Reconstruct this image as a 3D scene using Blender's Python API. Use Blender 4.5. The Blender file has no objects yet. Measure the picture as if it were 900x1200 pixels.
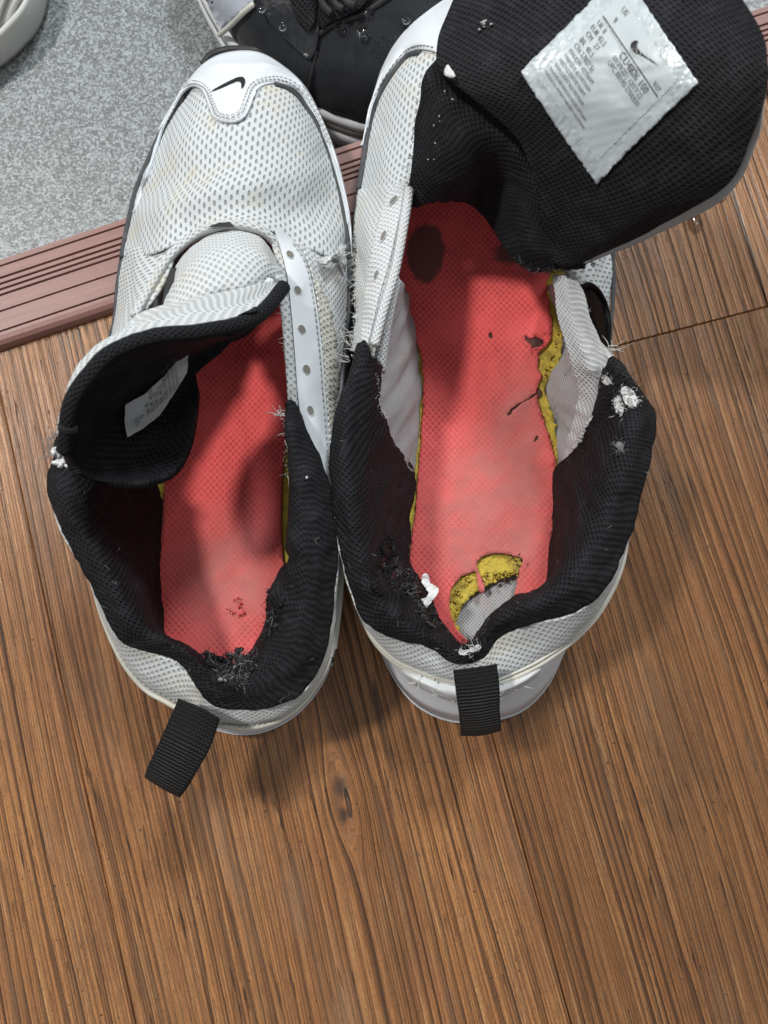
import bpy, bmesh, math, random
import numpy as np
from mathutils import Vector
from mathutils.geometry import delaunay_2d_cdt

random.seed(7)
rng = np.random.default_rng(7)
S = bpy.context.scene
COL = S.collection

# ------------------------------------------------------------------ camera
F, H, TILT = 850.0, 0.335, math.radians(6.0)
cam_d = bpy.data.cameras.new("camera")
cam = bpy.data.objects.new("camera", cam_d)
COL.objects.link(cam)
cam.location = (0, 0, H)
cam.rotation_euler = (TILT, 0, 0)
cam_d.sensor_fit = 'VERTICAL'
cam_d.sensor_height = 36.0
cam_d.sensor_width = 27.0
cam_d.lens = F / 1200.0 * 36.0
cam_d.clip_start = 0.01
cam_d.clip_end = 50.0
cam_d.dof.use_dof = True
cam_d.dof.focus_distance = 0.30
cam_d.dof.aperture_fstop = 14.0
S.camera = cam

# ------------------------------------------------------------------ world and lamps
W = bpy.data.worlds.new("World")
S.world = W
W.use_nodes = True
bg = W.node_tree.nodes["Background"]
bg.inputs[0].default_value = (0.90, 0.95, 1.0, 1)
bg.inputs[1].default_value = 0.25


def area(name, loc, target, size, power, color):
    d = bpy.data.lights.new(name, 'AREA')
    d.shape = 'DISK'
    d.size = size
    d.energy = power
    d.color = color
    o = bpy.data.objects.new(name, d)
    COL.objects.link(o)
    o.location = loc
    o.rotation_euler = (Vector(target) - Vector(loc)).to_track_quat('-Z', 'Y').to_euler()
    return o


area("entry_lamp", (0.50, 1.70, 1.90), (0, 0.1, 0), 0.38, 38.0, (0.92, 0.97, 1.0))
area("ceiling_lamp", (-1.05, 0.60, 1.90), (0, 0, 0), 0.22, 32.0, (1.0, 0.97, 0.93))
area("hall_lamp", (1.10, 1.05, 1.90), (0, 0, 0), 0.50, 7.0, (1.0, 0.97, 0.92))
area("room_lamp", (-0.5, -1.6, 2.2), (0, 0, 0), 0.8, 2.5, (1.0, 0.90, 0.78))
S.view_settings.view_transform = 'Standard'
S.view_settings.look = 'None'
S.view_settings.exposure = 0.0
S.view_settings.gamma = 1.0
S.render.engine = 'CYCLES'

# ------------------------------------------------------------------ geometry helpers
ct, st = math.cos(TILT), math.sin(TILT)


def P(u, v, z):
    u = np.asarray(u, float); v = np.asarray(v, float); z = np.asarray(z, float)
    x = (u - 450.0) / F
    y = (600.0 - v) / F
    dy = y * ct + st
    dz = y * st - ct
    k = (z - H) / dz
    return np.stack([x * k, dy * k, H + dz * k], -1)


def proj(p):
    p = np.asarray(p, float)
    x = p[..., 0]; y = p[..., 1]; z = p[..., 2] - H
    yc = y * ct + z * st
    zc = -y * st + z * ct
    return np.stack([450 + F * x / -zc, 600 - F * yc / -zc], -1)


def PP(pts):
    a = np.array(pts, float)
    return P(a[:, 0], a[:, 1], a[:, 2])


def cr(pts, n, closed=False):
    """Catmull-Rom curve through pts, resampled to n points evenly along its length."""
    p = np.asarray(pts, float)
    if closed:
        q = np.vstack([p[-1], p, p[0], p[1]])
    else:
        q = np.vstack([2 * p[0] - p[1], p, 2 * p[-1] - p[-2]])
    out = []
    K = 14
    for i in range(1, len(q) - 2):
        t = np.linspace(0, 1, K, endpoint=False)[:, None]
        a, b, c, d = q[i - 1], q[i], q[i + 1], q[i + 2]
        out.append(0.5 * (2 * b + (c - a) * t + (2 * a - 5 * b + 4 * c - d) * t ** 2 + (3 * b - a - 3 * c + d) * t ** 3))
    out = np.vstack(out + [q[-2][None]])
    L = np.r_[0, np.cumsum(np.linalg.norm(np.diff(out, axis=0), axis=1))]
    s = np.linspace(0, L[-1], n, endpoint=not closed)
    return np.stack([np.interp(s, L, out[:, k]) for k in range(out.shape[1])], -1)


def crp(p, m):
    """Catmull-Rom through rows p (k,n,3) by parameter, to m rows."""
    p = np.asarray(p, float)
    q = np.concatenate([2 * p[:1] - p[1:2], p, 2 * p[-1:] - p[-2:-1]], 0)
    k = len(p)
    out = []
    for s in np.linspace(0, k - 1, m):
        i = min(int(s), k - 2)
        t = s - i
        a, b, c, d = q[i], q[i + 1], q[i + 2], q[i + 3]
        out.append(0.5 * (2 * b + (c - a) * t + (2 * a - 5 * b + 4 * c - d) * t ** 2 + (3 * b - a - 3 * c + d) * t ** 3))
    return np.stack(out)


def loft(rows, m, n):
    return crp([cr(PP(r), n) for r in rows], m)


def hash2(ix, iy, seed):
    h = np.sin(ix * 127.1 + iy * 311.7 + seed * 74.7) * 43758.5453
    return h - np.floor(h)


def vnoise(x, y, seed=0):
    ix = np.floor(x); iy = np.floor(y)
    fx = x - ix; fy = y - iy
    fx = fx * fx * (3 - 2 * fx); fy = fy * fy * (3 - 2 * fy)
    a = hash2(ix, iy, seed); b = hash2(ix + 1, iy, seed)
    c = hash2(ix, iy + 1, seed); d = hash2(ix + 1, iy + 1, seed)
    return (a + (b - a) * fx + (c - a) * fy + (a - b - c + d) * fx * fy) * 2 - 1


def fbm(x, y, seed=0, o=3):
    r = 0; am = 1.0
    for i in range(o):
        r = r + am * vnoise(x * 2 ** i, y * 2 ** i, seed + i)
        am *= 0.5
    return r


def gnormals(G):
    du = np.gradient(G, axis=1); dv = np.gradient(G, axis=0)
    n = np.cross(du, dv)
    n /= np.maximum(np.linalg.norm(n, axis=-1, keepdims=True), 1e-9)
    c = np.array([0, 0, H]) - G
    if np.mean(np.sum(n * c, -1)) < 0:
        n = -n
    return n


def wrinkle(G, amp, freq, seed=0, o=3):
    n = gnormals(G)
    x = G[..., 0] * freq; y = (G[..., 1] + G[..., 2]) * freq
    return G + n * (amp * fbm(x, y, seed, o))[..., None]


def ragged(G, side, amp, seed=0, freq=0.5):
    """Unevenly pull the edge of a grid in and out, so that it reads as torn cloth."""
    G = G.copy()
    if side in ('r0', 'r1'):
        k = 0 if side == 'r0' else -1
        j = 1 if side == 'r0' else -2
        t = G[k] - G[j]
        t /= np.maximum(np.linalg.norm(t, axis=-1, keepdims=True), 1e-9)
        i = np.arange(G.shape[1])
        G[k] += t * (amp * fbm(i * freq, i * 0 + 3.3, seed))[:, None]
    else:
        k = 0 if side == 'c0' else -1
        j = 1 if side == 'c0' else -2
        t = G[:, k] - G[:, j]
        t /= np.maximum(np.linalg.norm(t, axis=-1, keepdims=True), 1e-9)
        i = np.arange(G.shape[0])
        G[:, k] += t * (amp * fbm(i * freq, i * 0 + 3.3, seed))[:, None]
    return G


def link(name, me, parent=None, mats=()):
    o = bpy.data.objects.new(name, me)
    COL.objects.link(o)
    for m in mats:
        me.materials.append(m)
    if parent is not None:
        o.parent = parent
    return o


def base_of(parent):
    b = np.zeros(3)
    while parent is not None:
        b = b + np.array(parent.location)
        parent = parent.parent
    return b


def mesh_obj(name, V, Fc, mat, parent=None, uv=None, smooth=True, thick=0.0, back=None, rim=None, stuff=False):
    V = np.asarray(V, float) - base_of(parent)
    me = bpy.data.meshes.new(name)
    me.from_pydata(V.tolist(), [], [list(map(int, f)) for f in Fc])
    if uv is not None:
        l = me.uv_layers.new(name="UVMap")
        vi = np.empty(len(me.loops), int)
        me.loops.foreach_get("vertex_index", vi)
        l.data.foreach_set("uv", np.asarray(uv, float)[vi].ravel())
    if smooth:
        me.polygons.foreach_set("use_smooth", [True] * len(me.polygons))
    mats = [mat]
    if back is not None:
        mats.append(back)
    if rim is not None:
        mats.append(rim)
    o = link(name, me, parent, mats)
    if thick:
        md = o.modifiers.new("thickness", 'SOLIDIFY')
        md.thickness = thick
        md.offset = -1
        md.use_even_offset = False
        if back is not None:
            md.material_offset = 1
            md.material_offset_rim = 2 if rim is not None else 0
    if stuff:
        o["kind"] = "stuff"
    return o


def sheet(name, G, mat, parent=None, thick=0.0, back=None, rim=None, uvs=None):
    m, n = G.shape[:2]
    V = G.reshape(-1, 3)
    idx = np.arange(m * n).reshape(m, n)
    f = np.stack([idx[:-1, :-1], idx[:-1, 1:], idx[1:, 1:], idx[1:, :-1]], -1).reshape(-1, 4)
    nn = np.cross(V[f[:, 1]] - V[f[:, 0]], V[f[:, 3]] - V[f[:, 0]])
    c = np.array([0, 0, H]) - V[f[:, 0]]
    if np.sum(np.sum(nn * c, -1)) < 0:
        f = f[:, ::-1]
    du = np.linalg.norm(np.diff(G, axis=1), axis=-1)
    dv = np.linalg.norm(np.diff(G, axis=0), axis=-1)
    U = np.concatenate([np.zeros((m, 1)), np.cumsum(du, 1)], 1)
    U = U - U.mean(1, keepdims=True)
    Vv = np.concatenate([np.zeros((1, n)), np.cumsum(dv, 0)], 0)
    Vv = np.repeat(Vv.mean(1, keepdims=True), n, 1) * .7 + Vv * .3
    return mesh_obj(name, V, f, mat, parent, np.stack([U, Vv], -1).reshape(-1, 2), True, thick, back, rim)


def lift_over(G, D, off, near=5.0):
    """Raise a laid-on piece wherever the surface below would poke through it, then ease the result."""
    q = proj(G)
    sh = q.shape[:2]
    u = q[..., 0].ravel(); v = q[..., 1].ravel()
    d = np.empty(len(u))
    for s in range(0, len(u), 400):
        d[s:s + 400] = np.min((D.q[None, :, 0] - u[s:s + 400, None]) ** 2 + (D.q[None, :, 1] - v[s:s + 400, None]) ** 2, 1)
    zz = D.z(u, v) + off
    z0 = G[..., 2].ravel().copy()
    ok = d < near ** 2
    z = np.where(ok, np.maximum(z0, zz), z0).reshape(sh)
    dz = z - G[..., 2]
    e = dz.copy()
    for _ in range(6):
        p = np.pad(e, 1, mode='edge')
        e = np.maximum((p[1:-1, :-2] + p[1:-1, 2:] + p[:-2, 1:-1] + p[2:, 1:-1]) / 4, dz)
    return P(q[..., 0], q[..., 1], G[..., 2] + e)


class Drape:
    """Height of a built surface under a picture point, to lay trims, stitches and print on it."""
    def __init__(self, *Gs):
        self.p = np.vstack([G.reshape(-1, 3) for G in Gs])
        self.q = proj(self.p)

    def z(self, u, v):
        u = np.atleast_1d(np.asarray(u, float)); v = np.atleast_1d(np.asarray(v, float))
        out = np.empty(len(u))
        for s in range(0, len(u), 400):
            d = (self.q[None, :, 0] - u[s:s + 400, None]) ** 2 + (self.q[None, :, 1] - v[s:s + 400, None]) ** 2
            k = np.argpartition(d, 6, axis=1)[:, :6]
            dd = np.take_along_axis(d, k, 1) + 0.3
            w = 1 / dd
            out[s:s + 400] = (self.p[k, 2] * w).sum(1) / w.sum(1)
        return out

    def at(self, uv, off=0.0):
        uv = np.asarray(uv, float)
        return P(uv[:, 0], uv[:, 1], self.z(uv[:, 0], uv[:, 1]) + off)


def inpoly(pts, poly):
    x, y = pts[:, 0], pts[:, 1]
    r = np.zeros(len(pts), bool)
    j = len(poly) - 1
    for i in range(len(poly)):
        xi, yi = poly[i]; xj, yj = poly[j]
        c = ((yi > y) != (yj > y)) & (x < (xj - xi) * (y - yi) / (yj - yi + 1e-12) + xi)
        r ^= c
        j = i
    return r


def rough_poly(poly, step, amp=0.0, seed=0, smooth=True, freq=0.35):
    p = np.asarray(poly, float)
    if smooth:
        L = np.sum(np.linalg.norm(np.diff(np.vstack([p, p[:1]]), axis=0), axis=1))
        c = cr(p, max(8, int(L / step)), True)
    else:
        c = []
        for a, b in zip(p, np.roll(p, -1, 0)):
            k = max(1, int(np.linalg.norm(b - a) / step))
            c += [a + (b - a) * t / k for t in range(k)]
        c = np.array(c)
    if amp:
        t = np.roll(c, -1, 0) - np.roll(c, 1, 0)
        t /= np.maximum(np.linalg.norm(t, axis=1, keepdims=True), 1e-6)
        nrm = np.stack([t[:, 1], -t[:, 0]], -1)
        i = np.arange(len(c))
        c = c + nrm * (amp * fbm(i * freq, i * 0.0 + 1.7, seed))[:, None]
    return c


def patch(name, poly, zf, mat, parent=None, holes=(), step=5, edge=3, amp=0.0, seed=0, smooth=True,
          thick=0.0, back=None, wear=None, dark=None, freq=0.35):
    """A piece of material with a free outline lying on a height function of the picture point."""
    loops = [rough_poly(poly, edge, amp, seed, smooth, freq)] + [rough_poly(h, edge, amp, seed + 5 + i, smooth, freq) for i, h in enumerate(holes)]
    pts = []; edges = []
    for l in loops:
        b = len(pts)
        pts += l.tolist()
        edges += [(b + i, b + (i + 1) % len(l)) for i in range(len(l))]
    o = loops[0]
    gx, gy = np.meshgrid(np.arange(o[:, 0].min(), o[:, 0].max(), step), np.arange(o[:, 1].min(), o[:, 1].max(), step))
    g = np.stack([gx.ravel(), gy.ravel()], -1)
    ok = inpoly(g, o)
    for h in loops[1:]:
        ok &= ~inpoly(g, h)
    bp = np.array(pts)
    g = g[ok]
    if len(g):
        d = np.min((g[:, None, 0] - bp[None, :, 0]) ** 2 + (g[:, None, 1] - bp[None, :, 1]) ** 2, 1)
        g = g[d > (edge * 0.6) ** 2]
        pts += g.tolist()
    v2, _, f2, _, _, _ = delaunay_2d_cdt([Vector(p) for p in pts], edges, [], 0, 1e-4)
    v2 = np.array([(p.x, p.y) for p in v2])
    f2 = np.array([list(f) for f in f2])
    c = v2[f2].mean(1)
    ok = inpoly(c, o)
    for h in loops[1:]:
        ok &= ~inpoly(c, h)
    f2 = f2[ok]
    V = P(v2[:, 0], v2[:, 1], zf(v2[:, 0], v2[:, 1]))
    a = V[f2]
    nz = np.cross(a[:, 1] - a[:, 0], a[:, 2] - a[:, 0])
    cdir = np.array([0, 0, H]) - a[:, 0]
    fl = np.sum(nz * cdir, -1) < 0
    f2[fl] = f2[fl][:, ::-1]
    ob = mesh_obj(name, V, f2, mat, parent, V[:, :2], True, thick, back)
    if wear is not None:
        at = ob.data.attributes.new("wear", 'FLOAT', 'POINT')
        at.data.foreach_set("value", np.clip(wear(v2[:, 0], v2[:, 1]), 0, 1))
    if dark is not None:
        at = ob.data.attributes.new("dark", 'FLOAT', 'POINT')
        at.data.foreach_set("value", np.clip(dark(v2[:, 0], v2[:, 1]), 0, 1))
    return ob


def tube_mesh(paths, r, k=6, taper=None):
    V = []; Fc = []
    for pi, p in enumerate(paths):
        p = np.asarray(p, float)
        n = len(p)
        t = np.gradient(p, axis=0)
        t /= np.maximum(np.linalg.norm(t, axis=1, keepdims=True), 1e-9)
        up = np.array([0.13, 0.2, 1.0])
        a = np.cross(t, up)
        a /= np.maximum(np.linalg.norm(a, axis=1, keepdims=True), 1e-9)
        b = np.cross(t, a)
        rr = np.full(n, r if np.isscalar(r) else r[pi])
        if taper is not None:
            rr = rr * np.linspace(1, taper, n)
        base = sum(len(x) for x in V)
        ang = np.arange(k) * 2 * math.pi / k
        ring = p[:, None] + rr[:, None, None] * (np.cos(ang)[None, :, None] * a[:, None] + np.sin(ang)[None, :, None] * b[:, None])
        V.append(ring.reshape(-1, 3))
        for i in range(n - 1):
            for j in range(k):
                Fc.append((base + i * k + j, base + i * k + (j + 1) % k, base + (i + 1) * k + (j + 1) % k, base + (i + 1) * k + j))
        Fc.append(tuple(base + j for j in range(k))[::-1])
        Fc.append(tuple(base + (n - 1) * k + j for j in range(k)))
    return np.vstack(V), Fc


def tube(name, pts3, r, mat, parent=None, n=60, k=8, closed=False):
    c = cr(pts3, n, closed)
    if closed:
        c = np.vstack([c, c[:1]])
    V, Fc = tube_mesh([c], r, k)
    uv = np.stack([np.tile(np.arange(k) * r, len(c)), np.repeat(np.r_[0, np.cumsum(np.linalg.norm(np.diff(c, axis=0), axis=1))], k)], -1)
    return mesh_obj(name, V, Fc, mat, parent, uv)


def stitches(name, pts3, mat, parent, pitch=0.0024, dash=0.0015, r=0.00028):
    c = cr(pts3, 400)
    L = np.r_[0, np.cumsum(np.linalg.norm(np.diff(c, axis=0), axis=1))]
    ps = []
    s = 0
    while s + dash < L[-1]:
        q = np.linspace(s, s + dash, 4)
        pp = np.stack([np.interp(q, L, c[:, k]) for k in range(3)], -1)
        pp[:, 2] += np.array([-.0002, .0002, .0002, -.0002])
        ps.append(pp)
        s += pitch * random.uniform(.92, 1.08)
    V, Fc = tube_mesh(ps, r, 5)
    return mesh_obj(name, V, Fc, mat, parent, stuff=True)


def fray(name, pts3, mat, parent, count, length, r=0.00012, spread=1.0, dirn=None, seed=0):
    """Loose fibres standing out of a torn edge."""
    R = random.Random(seed)
    c = cr(pts3, 300)
    ps = []; rs = []
    for i in range(count):
        b = c[R.randrange(300)] + np.array([R.gauss(0, .0006) for _ in range(3)])
        d = np.array([R.gauss(0, 1), R.gauss(0, 1), R.gauss(0.2, .6)]) * spread
        if dirn is not None:
            d = d * 0.6 + np.array(dirn)
        d /= np.linalg.norm(d) + 1e-9
        L = length * (.25 + 1.1 * R.random() ** 2.2)
        w = np.array([R.gauss(0, 1) for _ in range(3)])
        w -= d * w.dot(d)
        w /= np.linalg.norm(w) + 1e-9
        cu = R.uniform(-1.3, 1.3)
        t = np.linspace(0, 1, 5)[:, None]
        ps.append(b + d * L * t + w * L * cu * t ** 2)
        rs.append(r * R.uniform(.6, 1.5))
    V, Fc = tube_mesh(ps, rs, 3, taper=.5)
    return mesh_obj(name, V, Fc, mat, parent, stuff=True)


def scraps(name, pts3, mat, parent, count, size, seed=0):
    """Crumbs of torn lining and foam."""
    R = random.Random(seed)
    c = cr(pts3, 200)
    V = []; Fc = []
    for i in range(count):
        b = c[R.randrange(200)] + np.array([R.gauss(0, .0012), R.gauss(0, .0012), R.gauss(.0003, .0005)])
        s = size * R.uniform(.4, 1.3)
        k = len(V)
        pts = []
        for a in range(6):
            an = a * math.pi / 3 + R.uniform(-.3, .3)
            pts.append(b + np.array([math.cos(an) * s * R.uniform(.5, 1.2), math.sin(an) * s * R.uniform(.5, 1.2), R.gauss(0, .3) * s]))
        V += pts + [b + np.array([0, 0, s * .6]), b - np.array([0, 0, s * .6])]
        for a in range(6):
            Fc.append((k + a, k + (a + 1) % 6, k + 6))
            Fc.append((k + (a + 1) % 6, k + a, k + 7))
    return mesh_obj(name, np.array(V), Fc, mat, parent, stuff=True)


def thing(name, label, cat, loc, group=None):
    o = bpy.data.objects.new(name, None)
    COL.objects.link(o)
    o.location = tuple(float(x) for x in loc)
    o.empty_display_size = 0.02
    o["label"] = label
    o["category"] = cat
    if group:
        o["group"] = group
    return o


# ------------------------------------------------------------------ materials
class NT:
    def __init__(self, name):
        self.m = bpy.data.materials.new(name)
        self.m.use_nodes = True
        self.t = self.m.node_tree
        self.b = self.t.nodes["Principled BSDF"]

    def n(self, typ, **kw):
        nd = self.t.nodes.new(typ)
        for k, v in kw.items():
            if isinstance(k, str) and hasattr(nd, k):
                setattr(nd, k, v)
        return nd

    def put(self, sock, val):
        if val is None:
            return
        if isinstance(val, bpy.types.NodeSocket):
            self.t.links.new(val, sock)
        else:
            try:
                sock.default_value = val
            except Exception:
                sock.default_value = (val[0], val[1], val[2], 1)

    def math(self, op, a, b=None, c=None, clamp=False):
        nd = self.n('ShaderNodeMath', operation=op)
        nd.use_clamp = clamp
        self.put(nd.inputs[0], a)
        if b is not None:
            self.put(nd.inputs[1], b)
        if c is not None:
            self.put(nd.inputs[2], c)
        return nd.outputs[0]

    def mix(self, f, a, b, mode='MIX'):
        nd = self.n('ShaderNodeMix', data_type='RGBA', blend_type=mode)
        self.put(nd.inputs[0], f)
        self.put(nd.inputs[6], a if isinstance(a, bpy.types.NodeSocket) else (*a, 1))
        self.put(nd.inputs[7], b if isinstance(b, bpy.types.NodeSocket) else (*b, 1))
        return nd.outputs[2]

    def ramp(self, v, lo, hi, a=0.0, b=1.0, smooth=True):
        nd = self.n('ShaderNodeMapRange', interpolation_type='SMOOTHSTEP' if smooth else 'LINEAR')
        self.put(nd.inputs[0], v)
        for i, x in enumerate((lo, hi, a, b)):
            nd.inputs[i + 1].default_value = x
        return nd.outputs[0]

    def noise(self, vec, scale=1.0, detail=3.0, rough=.55, dist=0.0):
        nd = self.n('ShaderNodeTexNoise')
        self.put(nd.inputs['Vector'], vec)
        nd.inputs['Scale'].default_value = scale
        nd.inputs['Detail'].default_value = detail
        nd.inputs['Roughness'].default_value = rough
        nd.inputs['Distortion'].default_value = dist
        return nd.outputs[0]

    def coord(self, which='Object'):
        return self.n('ShaderNodeTexCoord').outputs[which]

    def sep(self, v):
        nd = self.n('ShaderNodeSeparateXYZ')
        self.put(nd.inputs[0], v)
        return nd.outputs

    def comb(self, x, y, z=0.0):
        nd = self.n('ShaderNodeCombineXYZ')
        for i, a in enumerate((x, y, z)):
            self.put(nd.inputs[i], a)
        return nd.outputs[0]

    def bump(self, h, strength=.5, dist=.001, normal=None):
        nd = self.n('ShaderNodeBump')
        self.put(nd.inputs['Height'], h)
        nd.inputs['Strength'].default_value = strength
        nd.inputs['Distance'].default_value = dist
        if normal is not None:
            self.put(nd.inputs['Normal'], normal)
        return nd.outputs[0]

    def out(self, color=None, rough=.6, normal=None, spec=.4, **kw):
        self.put(self.b.inputs['Base Color'], color if isinstance(color, bpy.types.NodeSocket) else (*color, 1))
        self.put(self.b.inputs['Roughness'], rough)
        self.b.inputs['Specular IOR Level'].default_value = spec
        if normal is not None:
            self.put(self.b.inputs['Normal'], normal)
        for k, v in kw.items():
            self.put(self.b.inputs[k.replace('_', ' ')], v)
        return self.m

    def cells(self, uv, a, b, rx, ry, soft=.35, warp=0.0):
        """Staggered oval holes: 1 in a hole, 0 on the threads."""
        s = self.sep(uv)
        x, y = s[0], s[1]
        if warp:
            w = self.noise(uv, 300, 2)
            w = self.math('MULTIPLY', self.math('SUBTRACT', w, .5), warp)
            x = self.math('ADD', x, w)
            y = self.math('ADD', y, self.math('MULTIPLY', w, .7))
        U = self.math('DIVIDE', x, a)
        Vv = self.math('DIVIDE', y, b)
        ds = []
        for o in (0.0, .5):
            fx = self.math('SUBTRACT', self.math('FRACT', self.math('ADD', U, o)), .5)
            fy = self.math('SUBTRACT', self.math('FRACT', self.math('ADD', Vv, o)), .5)
            fx = self.math('DIVIDE', fx, rx)
            fy = self.math('DIVIDE', fy, ry)
            ds.append(self.math('SQRT', self.math('ADD', self.math('MULTIPLY', fx, fx), self.math('MULTIPLY', fy, fy))))
        d = self.math('MINIMUM', *ds)
        return self.ramp(d, 1 - soft, 1 + soft, 1, 0)


def fabric_dust(k, col, ob, dust):
    a = k.noise(ob, 130, 5, .7)
    return k.mix(k.math('MULTIPLY', k.ramp(a, .46, .72), .55), col, dust)


def fabric(name, c_thread, c_hole, a, b, rx, ry, soft=.35, bump=.6, dist=.0006, rough=.8, stain=None, stain_amt=.5, warp=.0004,
           fuzz=.12, sheen=.15, spec=.25, dust=None):
    k = NT(name)
    uv = k.coord('UV')
    ob = k.coord('Object')
    h = k.cells(uv, a, b, rx, ry, soft, warp)
    fine = k.noise(uv, 2600, 2, .6)
    blot = k.noise(ob, 60, 4, .6)
    col = k.mix(h, c_thread, c_hole)
    col = k.mix(k.math('MULTIPLY', k.ramp(fine, .3, .75), fuzz), col, tuple(x * .45 for x in c_thread))
    if stain is not None:
        col = k.mix(k.math('MULTIPLY', k.ramp(blot, .5, .72), stain_amt), col, stain)
    if dust is not None:
        col = fabric_dust(k, col, ob, dust)
    hh = k.math('ADD', k.math('MULTIPLY', h, -1.0), k.math('MULTIPLY', fine, .45))
    nrm = k.bump(hh, bump, dist)
    return k.out(col, rough, nrm, spec, Sheen_Weight=sheen, Sheen_Roughness=.5)


def plain(name, c, rough=.5, stain=None, amt=.4, scale=60, bump=.15, bscale=900, spec=.4, dist=.0004, lo=.5, hi=.75, **kw):
    k = NT(name)
    ob = k.coord('Object')
    blot = k.noise(ob, scale, 5, .6)
    col = k.mix(k.math('MULTIPLY', k.ramp(blot, lo, hi), amt), c, stain if stain else tuple(x * .7 for x in c))
    fine = k.noise(ob, bscale, 3, .6)
    return k.out(col, rough, k.bump(fine, bump, dist), spec, **kw)


M = {}
M['mesh'] = fabric('white_mesh', (.62, .65, .66), (.28, .295, .30), .0044, .0043, .11, .27, .30, .75, .0007, .75, (.58, .53, .37), .55)
M['fine_mesh'] = fabric('white_fine_mesh', (.64, .665, .67), (.41, .43, .435), .0030, .0030, .19, .22, .4, .7, .0006, .8, (.56, .50, .36), .40)
M['terry'] = fabric('white_terry', (.70, .72, .73), (.53, .55, .56), .0024, .0021, .24, .24, .5, .7, .0006, .9, (.68, .62, .58), .25)
M['knit'] = fabric('black_knit', (.0135, .0138, .0170), (.0028, .0028, .0034), .0027, .0023, .20, .21, .45, .9, .0009, .72, None, 0, .0005, .3, .0, .25, (.034, .034, .040))
M['knit_fine'] = fabric('black_fine_knit', (.0145, .0148, .0180), (.003, .003, .0036), .0023, .0020, .20, .21, .45, .9, .0008, .72, None, 0, .0005, .3, .0, .25, (.034, .034, .040))
M['lining'] = fabric('grey_lining', (.50, .50, .51), (.33, .33, .34), .0016, .0016, .27, .27, .5, .6, .0005, .9, (.42, .30, .28), .45)
M['leather'] = plain('white_leather', (.70, .735, .77), .45, (.60, .60, .58), .45, 45, .12, 1500)
M['rubber'] = plain('white_rubber', (.70, .72, .75), .62, (.58, .57, .55), .35, 35, .1, 700, .2)
M['rubber_grey'] = plain('grey_rubber', (.50, .51, .52), .5, (.3, .29, .27), .5, 60)
M['rubber_dark'] = plain('black_rubber', (.02, .02, .022), .5)
M['piping'] = plain('cream_piping', (.62, .61, .54), .7, (.50, .46, .34), .5, 80, .4, 1800)
M['charcoal'] = plain('charcoal_binding', (.06, .063, .068), .75, (.13, .13, .13), .6, 200, .5, 2500)
M['black_print'] = plain('black_print', (.012, .012, .014), .35, bump=.02)
M['print'] = plain('grey_print', (.10, .10, .105), .5, bump=.02)
M['thread_white'] = plain('white_thread', (.72, .72, .68), .8)
M['thread_grey'] = plain('grey_thread', (.42, .43, .43), .8)
M['fibre_black'] = plain('black_fibre', (.02, .02, .022), .7)
M['fibre_grey'] = plain('grey_fibre', (.22, .22, .22), .8)
M['gloss_black'] = plain('gloss_black_plastic', (.004, .004, .0045), .45, bump=.03, spec=.08)
M['hole'] = plain('eyelet_dark', (.20, .19, .165), .8)
M['clip'] = plain('dull_white_clip', (.58, .59, .60), .85, (.46, .45, .42), .5, 90, .3, 900, .1)
M['backing'] = plain('grey_felt', (.46, .46, .45), .9, (.3, .3, .28), .5, 120, .5)
M['foam'] = plain('yellow_foam', (.58, .44, .075), .95, (.24, .18, .05), .75, 190, .8, 700, .1, .0012, .42, .7)
M['foam_dirty'] = plain('soiled_foam', (.115, .058, .048), .95, (.035, .03, .025), .6, 130, .6, 900, .1)
M['padding'] = plain('white_padding', (.70, .70, .70), .9, (.45, .45, .45), .5, 300, .6, 900, .1, .001)


def insole_mat():
    k = NT('coral_insole_cloth')
    uv = k.coord('UV'); ob = k.coord('Object')
    h = k.cells(uv, .0027, .0030, .22, .24, .45, .0003)
    at = k.n('ShaderNodeAttribute', attribute_name='wear').outputs['Fac']
    s = k.sep(uv)
    rows = k.math('SINE', k.math('MULTIPLY', s[1], 2 * math.pi / .0012))
    colsn = k.math('SINE', k.math('MULTIPLY', s[0], 2 * math.pi / .0014))
    weave = k.math('MULTIPLY', k.math('MULTIPLY', rows, colsn), .5)
    blot = k.noise(ob, 90, 4, .6)
    wr = k.math('MULTIPLY', at, k.ramp(blot, .1, .75, .35, 1), clamp=True)
    fade = k.ramp(k.noise(ob, 55, 4, .65), .32, .62, .25, 1)
    h = k.math('MULTIPLY', h, fade)
    fresh = k.mix(h, (.84, .122, .120), (.60, .064, .068))
    worn = k.mix(k.ramp(weave, -.3, .4), (.47, .145, .132), (.68, .25, .23))
    col = k.mix(wr, fresh, worn)
    grime = k.noise(ob, 38, 5, .65)
    col = k.mix(k.math('MULTIPLY', k.ramp(grime, .52, .76), .25), col, (.30, .075, .065))
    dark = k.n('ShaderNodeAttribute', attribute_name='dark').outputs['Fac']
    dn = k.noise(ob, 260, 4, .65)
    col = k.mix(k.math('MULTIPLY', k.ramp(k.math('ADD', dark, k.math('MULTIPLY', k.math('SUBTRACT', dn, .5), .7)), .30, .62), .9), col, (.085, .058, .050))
    spot = k.noise(ob, 420, 3, .6)
    col = k.mix(k.math('MULTIPLY', k.ramp(spot, .66, .74), .35), col, (.20, .05, .045))
    fine = k.noise(uv, 1900, 2, .6)
    col = k.mix(k.math('MULTIPLY', k.ramp(fine, .35, .7), .16), col, (.42, .05, .05))
    hh = k.math('ADD', k.math('MULTIPLY', h, k.math('SUBTRACT', wr, 1.0)), k.math('MULTIPLY', weave, wr))
    hh = k.math('ADD', hh, k.math('MULTIPLY', fine, .3))
    return k.out(col, .85, k.bump(hh, .55, .0005), .2, Sheen_Weight=.15)


M['insole'] = insole_mat()


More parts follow.
